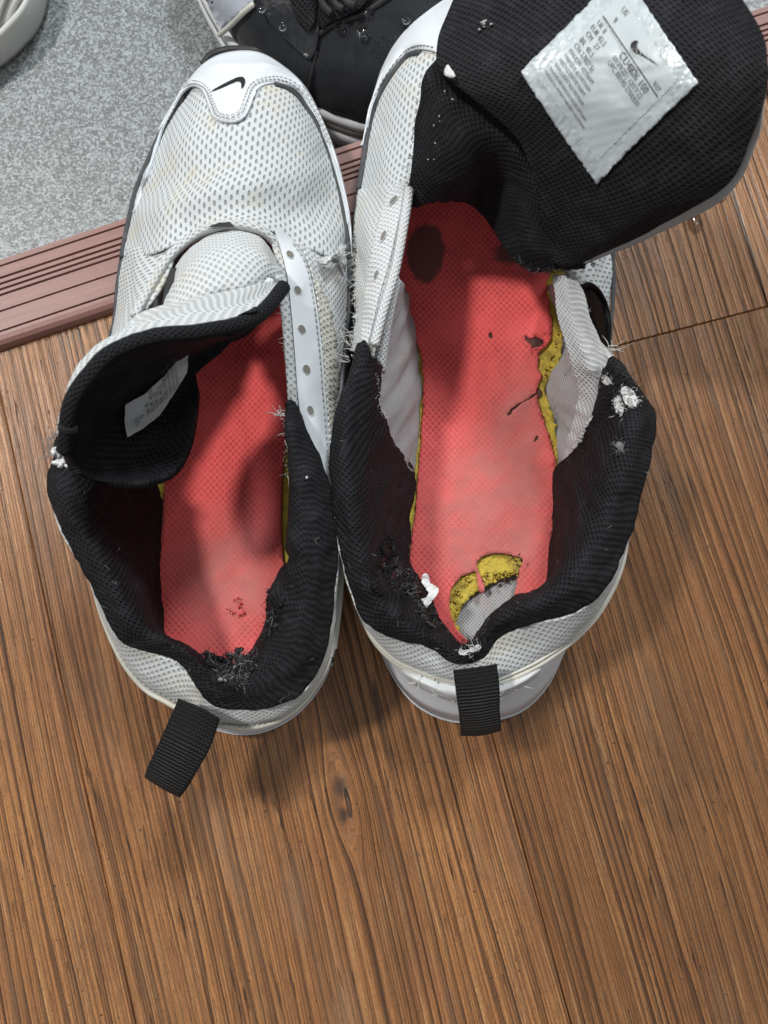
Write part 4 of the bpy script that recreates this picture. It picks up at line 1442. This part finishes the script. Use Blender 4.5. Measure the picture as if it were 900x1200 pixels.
fray("loose_fibres", DCR.at([(538, 764), (550, 758), (562, 758), (552, 766)], .0018), M['fibre_black'], colR, 60, .002, .00012, seed=160)
fray("loose_fibres", DCR.at([(538, 764), (550, 760), (562, 758), (552, 768)], .0018), M['thread_white'], colR, 50, .002, .00010, seed=161)
# lint and pilling on the worn black lining
for who, D_, lo_, hi_, sd_ in ((colR, DCR, (395, 420), (760, 760), 1), (colL, DC, (60, 540), (390, 825), 2)):
    R_ = random.Random(sd_)
    q_ = D_.q[::37]
    sel = [q_[R_.randrange(len(q_))] for _ in range(70)]
    for nm, mt, cnt, ln, rr in (("lint", M['fibre_grey'], 2, .0022, .00007),):
        ps = []
        for a_ in sel:
            c_ = D_.at([a_], .0007)[0]
            d_ = np.array([R_.gauss(0, 1), R_.gauss(0, 1), 0]); d_ /= np.linalg.norm(d_) + 1e-9
            w_ = np.array([-d_[1], d_[0], 0])
            t_ = np.linspace(0, 1, 5)[:, None]
            L_ = ln * R_.uniform(.3, 1.2)
            ps.append(c_ + d_ * L_ * t_ + w_ * L_ * R_.uniform(-.8, .8) * t_ ** 2)
        V_, F_ = tube_mesh(ps, rr, 3)
        mesh_obj(nm, V_, F_, mt, who, stuff=True)

# torn heel clip under the panel
hc = [[(468, 778, .043), (498, 793, .045), (535, 803, .045), (580, 803, .045), (614, 790, .043), (638, 772, .042)],
      [(474, 790, .044), (502, 804, .047), (536, 814, .047), (580, 812, .047), (612, 799, .045), (634, 784, .043)],
      [(482, 801, .040), (506, 813, .042), (537, 822, .042), (580, 819, .042), (608, 807, .040), (628, 794, .038)]]
GHC = wrinkle(loft(hc, 16, 90), .00025, 120, 71)
sheet("heel_clip", ragged(GHC, 'r0', .0014, 6, .6), M['clip'], RS, thick=.0012)
fray("loose_fibres", PP([(482, 797, .045), (510, 812, .046), (534, 818, .046), (590, 815, .046), (625, 793, .043)]), M['thread_white'], RS, 26, .0042, .00022, seed=110)
webbing_loop(RS, [[(531, 785, .058), (556, 782, .060), (582, 778, .058)], [(534, 810, .060), (560, 808, .062), (585, 804, .060)], [(538, 838, .056), (562, 836, .058), (586, 832, .056)],
                  [(540, 858, .050), (563, 858, .052), (587, 852, .050)], [(540, 861, .046), (563, 861, .047), (587, 855, .046)], [(538, 840, .042), (562, 838, .042), (585, 834, .042)],
                  [(536, 800, .046), (558, 798, .046), (580, 796, .046)]])

# insole with its torn edge, foam and the hole through to the board
def ziR(u, v):
    z = .0205 + .0016 * ((u - 565) / 80.0) ** 2 + .0005 * fbm(u * .035, v * .022, 5) + .0002 * fbm(u * .16, v * .10, 7)
    for (a, b, r, h) in [(626, 402, 9, .0022), (612, 470, 10, .0012), (628, 516, 8, .0012), (632, 445, 8, .001), (566, 690, 6, .0012), (612, 658, 8, .0014)]:
        z = z + h * np.exp(-((u - a) ** 2 + (v - b) ** 2) / (r * r))
    return z


hole = [(527, 706), (529, 692), (539, 678), (552, 671), (558, 671), (560, 680), (561, 692), (565, 696), (568, 690), (566, 680), (561, 670), (559, 659), (566, 652), (581, 649), (598, 650), (612, 655),
        (609, 668), (606, 684), (603, 700), (600, 740), (575, 752), (556, 752), (547, 750), (536, 738), (529, 722)]
clothR = [(478, 235), (570, 225), (640, 290), (641, 335), (645, 365), (647, 388), (641, 404), (632, 414), (630, 430), (634, 442), (629, 458), (632, 478), (640, 500), (648, 528), (653, 560),
          (650, 600), (646, 640), (645, 690), (640, 745), (605, 778), (555, 782), (525, 762), (500, 730), (484, 692), (480, 650), (487, 600), (491, 540), (496, 470), (494, 420), (478, 370), (468, 320)]
inR = patch("insole", clothR, ziR, M['insole'], RS, step=5, edge=2, amp=1.0, seed=3, thick=.0008,
            holes=[hole, [(615, 393), (621, 396), (629, 394), (636, 399), (633, 405), (626, 408), (621, 402), (616, 399)], [(573.5, 389), (576, 390), (577.5, 394), (575, 397), (574, 394)],
                   [(595, 485), (604, 475.5), (618, 467), (630, 459.5), (631, 461.5), (618, 469), (606, 477.5), (597, 486)], [(625, 517), (629, 511), (631, 512), (627, 518)],
                   ],
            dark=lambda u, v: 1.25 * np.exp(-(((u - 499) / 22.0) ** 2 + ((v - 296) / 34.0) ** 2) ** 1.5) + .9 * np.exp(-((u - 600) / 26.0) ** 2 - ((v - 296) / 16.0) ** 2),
            wear=lambda u, v: np.clip(1.6 * np.exp(-((u - 575) / 65.0) ** 2 - ((v - 610) / 95.0) ** 2) + .9 * np.exp(-((u - 610) / 30.0) ** 2 - ((v - 490) / 70.0) ** 2), 0, 1))
ghole = [(536, 722), (548, 703), (560, 693), (568, 687), (585, 679), (600, 674), (608, 673), (606, 690), (603, 702), (600, 745), (575, 755), (556, 753), (546, 748), (537, 736)]
patch("foam_layer", [(474, 235), (570, 222), (652, 290), (658, 340), (661, 385), (656, 420), (650, 440), (640, 455), (645, 475), (651, 505), (656, 545), (657, 600), (652, 645), (649, 700), (645, 748),
                     (608, 783), (553, 788), (520, 768), (494, 732), (478, 692), (471, 650), (478, 600), (482, 540), (487, 470), (484, 420), (473, 370), (462, 320)],
      lambda u, v: ziR(u, v) - .0020 + .0007 * fbm(u * .11, v * .11, 3) + .0004 * fbm(u * .4, v * .4, 8), M['foam'], inR, holes=[ghole], step=4, edge=2, amp=1.5, seed=9, thick=.003)
for sd_, cr_pts in enumerate([[(530, 715), (534, 695), (545, 682), (556, 676)], [(568, 676), (580, 676), (600, 674), (606, 668)], [(640, 440), (646, 420), (652, 395), (655, 370)]]):
    scraps("foam_crumbs", np.array([P(u, v, ziR(u, v) - .0008) for u, v in cr_pts]), M['foam'], inR, 24, .0008, 122 + sd_)
scraps("foam_crumbs", np.array([P(u, v, ziR(u, v) - .0004) for u, v in [(567, 682), (585, 676), (600, 672), (608, 670), (612, 655), (590, 652)]]), M['foam_dirty'], inR, 40, .0005, 123)
patch("foam_patch", [(613, 396), (624, 391), (637, 395), (638, 406), (628, 412), (616, 407)], lambda u, v: ziR(u, v) - .0011, M['foam_dirty'], inR, step=4, edge=3)
patch("foam_patch", [(590, 488), (602, 472), (618, 462), (632, 455), (634, 464), (618, 473), (606, 482), (598, 491)], lambda u, v: ziR(u, v) - .0011, M['foam_dirty'], inR, step=4, edge=3)
patch("foam_patch", [(571, 387), (579, 387), (580, 398), (572, 399)], lambda u, v: ziR(u, v) - .0011, M['foam_dirty'], inR, step=4, edge=3)
patch("foam_patch", [(621, 519), (628, 508), (634, 511), (629, 521)], lambda u, v: ziR(u, v) - .0011, M['foam_dirty'], inR, step=4, edge=3)
patch("base_board", [(470, 230), (570, 220), (660, 300), (668, 400), (668, 560), (662, 740), (615, 790), (550, 798), (480, 760), (456, 640), (478, 450)], lambda u, v: .0148 + 0 * u, M['lining'], RS, step=30, edge=10)
fray("loose_fibres", np.array([P(u, v, ziR(u, v) + .0008) for u, v in [(644, 385), (632, 415), (634, 442), (629, 458), (634, 482), (648, 528), (652, 560)]]), plain('red_fibre', (.5, .06, .055), .9), inR, 90, .0022, .0001, seed=120)
fray("loose_fibres", np.array([P(u, v, ziR(u, v) + .0008) for u, v in [(618, 396), (632, 396), (634, 405), (624, 408), (614, 398)]]), M['fibre_black'], inR, 50, .002, .00012, seed=121)

# tongue, pulled up and over to the right, lining to the camera
flap = [
    [(645, 308, .070), (656, 311, .0715), (668, 312, .072), (690, 306, .075)],
    [(633, 255, .083), (670, 262, .088), (710, 275, .093), (765, 270, .098)],
    [(616, 185, .097), (690, 205, .106), (770, 225, .115), (848, 222, .122)],
    [(572, 130, .104), (680, 130, .117), (790, 140, .129), (882, 155, .136)],
    [(517, 85, .105), (650, 65, .120), (790, 70, .135), (896, 95, .144)],
    [(512, 45, .104), (650, 10, .119), (790, 10, .136), (897, 50, .146)],
    [(528, 2, .103), (650, -40, .117), (780, -45, .134), (872, 2, .145)],
    [(560, -55, .100), (650, -85, .112), (760, -85, .128), (830, -50, .140)]]
GF = loft(flap, 90, 90)
GF = wrinkle(wrinkle(GF, .0009, 17, 80, 2), .0007, 55, 81)
tongR = sheet("tongue", GF, M['knit'], RS, thick=.0045)
DF = Drape(GF)
bk = [[(648, 306, .062), (686, 310, .066)], [(700, 290, .078), (766, 277, .086)], [(800, 238, .102), (850, 231, .110)], [(840, 170, .116), (886, 164, .124)], [(870, 110, .128), (896, 110, .133)]]
GB = loft(bk, 60, 8)
sheet("tongue_backing", wrinkle(GB, .0005, 80, 83), M['backing'], RS, thick=.001)
gus = [
    [(512, 68, .096), (534, 78, .096), (584, 112, .095), (622, 150, .092), (640, 190, .088), (654, 232, .081), (664, 304, .068)],
    [(499, 86, .097), (520, 95, .0985), (566, 129, .0975), (602, 163, .095), (621, 197, .090), (639, 237, .084), (662, 305, .0695)],
    [(493, 105, .094), (520, 118, .0985), (560, 152, .097), (592, 182, .090), (610, 210, .085), (632, 245, .082), (665, 306, .0705)],
    [(486, 150, .084), (515, 158, .092), (552, 190, .089), (578, 214, .072), (602, 228, .078), (626, 262, .079), (670, 309, .0705)],
    [(481, 200, .073), (512, 202, .080), (545, 218, .077), (570, 240, .060), (596, 258, .070), (620, 290, .073), (677, 313, .070)],
    [(478, 246, .062), (515, 238, .066), (548, 238, .064), (571, 262, .053), (590, 290, .061), (620, 317, .064), (686, 315, .069)]]
GG = wrinkle(loft(gus, 70, 90), .0006, 90, 87)
GG = ragged(GG, 'r1', .0008, 8, .6)
sheet("tongue_gusset", GG, M['knit_fine'], RS, thick=.002, back=M['knit'], rim=M['knit'])
DG = Drape(GG)
fray("loose_fibres", DG.at([(600, 300), (620, 315), (650, 316), (680, 314)], .001), M['fibre_black'], RS, 160, .003, .00013, seed=130)
fray("loose_fibres", DG.at([(605, 302), (622, 314), (650, 315), (684, 312)], .001), M['fibre_grey'], RS, 50, .0022, .00011, seed=131)
fray("loose_fibres", DG.at([(478, 240), (482, 190), (488, 140), (500, 95)], .001), M['fibre_black'], RS, 120, .0018, .00011, seed=132)
scraps("padding_shreds", DG.at([(684, 304), (690, 306)], .003), M['padding'], RS, 5, .0014, 133)
patch("padding", [(520, 85), (524, 76), (528, 80), (533, 89), (526, 90)], lambda u, v: DF.z(u, v) + .0025, M['padding'], RS, step=3, edge=2, amp=.6, thick=.0006)
scraps("lint", DF.at([(567, 26), (569, 32), (566, 29)], .001), M['thread_grey'], RS, 7, .0007, 134)
scraps("lint", DG.at([(520, 105), (519, 115), (527, 116), (512, 140), (506, 170), (503, 190), (518, 128)], .001), M['thread_white'], RS, 10, .0004, 135)

# size label on the tongue lining
T0 = np.array([729.0, -35.0]); E1 = np.array([89.0, 132.0]); E2 = np.array([-119.0, 119.0])


def lab(s, t):
    return tuple(T0 + E1 * s + E2 * t)


labR = patch("tongue_label", [lab(0, 0), lab(1, 0), lab(.99, .6), lab(1.0, 1), lab(.5, 1.01), lab(0, 1)], lambda u, v: DF.z(u, v) + .0011, M['film'], RS, step=3, edge=2, amp=.9, smooth=False, thick=.0006)
patch("label_face", [lab(.12, .10), lab(.88, .10), lab(.88, .90), lab(.12, .92)], lambda u, v: DF.z(u, v) + .00125, M['label'], labR, step=4, edge=2, amp=.5, smooth=False)
px = 1.0
lettering("label_print", [("US", .20, .165, 10), ("9", .215, .255, 10), ("V07", .76, .275, 9),
                          ("UK 8", .14, .36, 9), ("CU4826 100", .43, .362, 13), ("EUR 42.5", .13, .415, 9), ("09/09/22 | 12/13/22", .41, .41, 9),
                          ("CM   27", .14, .47, 9), ("UPC 00195 2700331", .41, .458, 9), ("BR  40.5", .14, .53, 9), ("CN 270(2.5)", .14, .585, 9),
                          ("MADE IN VIETNAM", .14, .635, 7), ("FABRIQUE AU VIETNAM", .14, .682, 6), ("HECHO EN VIETNAM", .14, .73, 6.5), ("FABRICADO NO VIETNAM", .14, .775, 6),
                          ("MADE IN VIETNAM HECHO EN VIETNAM", .13, .82, 5), ("FABRIQUE AU VIETNAM FABRICADO NO VIETNAM", .12, .86, 4.4)],
          T0, E1, E2, DF, M['print'], labR, .0016)
patch("label_rule", [lab(.14, .288), lab(.86, .288), lab(.86, .298), lab(.14, .298)], lambda u, v: DF.z(u, v) + .0016, M['print'], labR, step=3, edge=2, smooth=False)
patch("swoosh_mark", [(748, 47.5), (743, 47.5), (739.5, 50.5), (738.8, 54.5), (741, 58.5), (745, 61.5), (751, 64.5), (760, 69.5), (773, 77.5), (765, 71), (757, 66), (751, 61), (747.5, 56.5), (746, 52.5)],
      lambda u, v: DF.z(u, v) + .0017, M['black_print'], labR, step=2, edge=1, smooth=False)

# ================================================================== BLACK SHOE on the entry floor
BS = thing("suede_shoe", "wet black suede shoe with pale sole edge standing on the grey entry floor", "shoe", tuple(P(410, 20, EZ)))
ol = [(205, -75), (218, -35), (233, 2), (250, 34), (270, 66), (300, 104), (338, 130), (380, 150), (432, 166), (480, 160), (530, 130), (575, 70), (605, 0), (612, -75), (560, -130), (400, -150), (260, -130)]
zc = EZ + .024
A = cr(PP([(u, v, EZ + .012) for u, v in ol]), 140, True)
cc = A.mean(0)


def sc(k, z):
    y = cc + (A - cc) * k
    y[:, 2] = z
    return y


ring_solid("midsole", [sc(.99, EZ + .0005), sc(1.0, EZ + .006), sc(1.0, EZ + .010), sc(.985, EZ + .011)], M['rubber'], BS)
ring_solid("sole_band", [sc(.98, EZ + .010), sc(.985, EZ + .011), sc(.985, EZ + .0165), sc(.97, EZ + .017)], M['rim_grey'], BS)
ring_solid("sole_rim", [sc(.975, EZ + .016), sc(.99, EZ + .0175), sc(.99, EZ + .021), sc(.965, EZ + .0225)], M['rubber'], BS)
GBk = crp(np.stack([sc(.965, EZ + .020), sc(.955, EZ + .032), sc(.90, EZ + .046), sc(.72, EZ + .058), sc(.45, EZ + .068), sc(.12, EZ + .075)]), 60)
GBk = np.concatenate([GBk, GBk[:, :1]], 1)
GBk = wrinkle(GBk, .0012, 40, 91)
sheet("suede_upper", GBk, M['suede'], BS)
DB = Drape(GBk)
dz = lambda o: (lambda u, v: DB.z(u, v) + o)
patch("side_panel", [(240, -30), (243, 4), (250, 20), (259, 35), (272, 24), (296, 3), (300, -30)], dz(.0012), M['pale_panel'], BS, step=6, edge=3, smooth=False, thick=.001)
tube("panel_piping", DB.at([(257, 41), (272, 28), (284, 16), (297, 5)], .0012), .0012, M['piping'], BS, 30)
patch("overlay_strap", [(292, -30), (302, 2), (316, 26), (334, 46), (354, 64), (364, 70), (370, 58), (374, 36), (376, 0), (376, -30)], dz(.0016), M['wet'], BS, step=5, edge=3, smooth=False, thick=.0015)
patch("lace_mesh", [(338, -30), (342, 8), (352, 30), (364, 36), (370, 16), (371, -30)], dz(.0030), M['knit_fine'], BS, step=5, edge=3, thick=.001)
tube("seam", DB.at([(371, 60), (366, 84), (362, 108), (360, 130)], .0004), .0009, M['fibre_black'], BS, 30)
tube("seam", DB.at([(374, 40), (392, 28), (420, 18), (450, 0), (470, -20)], .0004), .0012, M['fibre_black'], BS, 30)
patch("shoe_tongue", [(374, -30), (375, 30), (386, 26), (404, 18), (426, 6), (440, -30)], dz(.0024), M['knit_fine'], BS, step=5, edge=3, thick=.001)
for q in range(3):
    tube("shoe_lace", DB.at([(370 + 14 * q, -20), (378 + 14 * q, 4 - q), (388 + 14 * q, 16 - 5 * q)], .0044), .0016, M['fibre_black'], BS, 24)
drops = [(431, 29, 5.0, "water drop above the two larger ones on the black shoe"), (425, 40, 5.6, "large water drop on the black shoe, beside the biggest one"), (398, 33, 5.2, "water drop near the seam of the black shoe"), (476, 24, 4.8, "water drop nearest the white toe cap, on the black shoe"), (330, 32, 5.0, "water drop on the wet strap of the black shoe")]
drops = [(424.5, 38.5, 6.2, "biggest round water drop on the black suede of the shoe"),
         (431, 14, 4.6, "water drop just above the biggest drop on the black shoe"),
         (398, 32, 5.6, "water drop beside the seam of the black shoe, left of the biggest drop"),
         (476, 24, 5.0, "water drop on the black shoe nearest the white toe cap"),
         (331, 32, 4.8, "water drop on the wet strap of the black shoe"),
         (307, 11, 4.2, "water drop on the black shoe nearest its pale side panel")]
for (u, v, r, lb) in drops:
    rr = r * .34 / F
    drop(u, v, DB.z(u, v)[0] + .0012 + (.0016 if u < 340 else 0), rr, rr * .8, lb, "water drops on the black shoe")
V = []; Fc = []
R = random.Random(5)
spots = [(R.gauss(445, 9), R.gauss(44, 8)) for _ in range(22)] + [(R.uniform(380, 500), R.uniform(5, 120)) for _ in range(26)] + [(R.uniform(305, 368), R.uniform(15, 66)) for _ in range(26)]
for (u, v) in spots:
    c = P(u, v, DB.z(u, v)[0] + .0009 + (.0016 if u < 369 else 0))
    r = R.uniform(.00020, .00055)
    b = len(V)
    V += [tuple(c + np.array([math.cos(a) * r, math.sin(a) * r, 0])) for a in np.linspace(0, 2 * math.pi, 8, endpoint=False)]
    V += [tuple(c + np.array([math.cos(a) * r * .6, math.sin(a) * r * .6, r * .6])) for a in np.linspace(0, 2 * math.pi, 8, endpoint=False)]
    V += [tuple(c + np.array([0, 0, r * .8]))]
    for i in range(8):
        j = (i + 1) % 8
        Fc += [(b + i, b + j, b + 8 + j, b + 8 + i), (b + 8 + i, b + 8 + j, b + 16)]
mesh_obj("water_beads", np.array(V), Fc, M['water'], BS, stuff=True)

# ================================================================== WHITE SHOE at the corner
WS = thing("knit_shoe", "pale grey ribbed shoe on the grey entry floor at the top left corner", "shoe", tuple(P(-30, -30, EZ)))
ow = [(60, -60), (58, -5), (48, 30), (30, 54), (4, 77), (-40, 98), (-100, 90), (-140, 30), (-140, -80), (-100, -180), (-20, -200), (40, -140)]
A = cr(PP([(u, v, EZ + .004) for u, v in ow]), 120, True)
cc = A.mean(0)
ring_solid("midsole", [sc(.95, EZ + .0005), sc(.995, EZ + .006), sc(1.0, EZ + .018), sc(.985, EZ + .020), sc(.955, EZ + .019), sc(.945, EZ + .0155), sc(.90, EZ + .015)], plain('pale_rubber', (.56, .57, .54), .5), WS)


def rib_mat():
    k = NT('ribbed_grey_knit')
    s = k.sep(k.coord('Object'))
    d = k.math('ADD', k.math('MULTIPLY', s[0], .78), k.math('MULTIPLY', s[1], -.40))
    w = k.math('SINE', k.math('MULTIPLY', d, 2 * math.pi / .0026))
    f = k.noise(k.coord('Object'), 1200, 2)
    col = k.mix(k.ramp(w, -.8, .6), (.20, .20, .19), (.50, .50, .48))
    return k.out(col, .8, k.bump(k.math('ADD', w, k.math('MULTIPLY', f, .4)), .6, .001), .25)


GW = crp(np.stack([sc(.935, EZ + .014), sc(.90, EZ + .019), sc(.74, EZ + .030), sc(.5, EZ + .040), sc(.1, EZ + .046)]), 50)
GW = np.concatenate([GW, GW[:, :1]], 1)
sheet("knit_upper", GW, rib_mat(), WS)
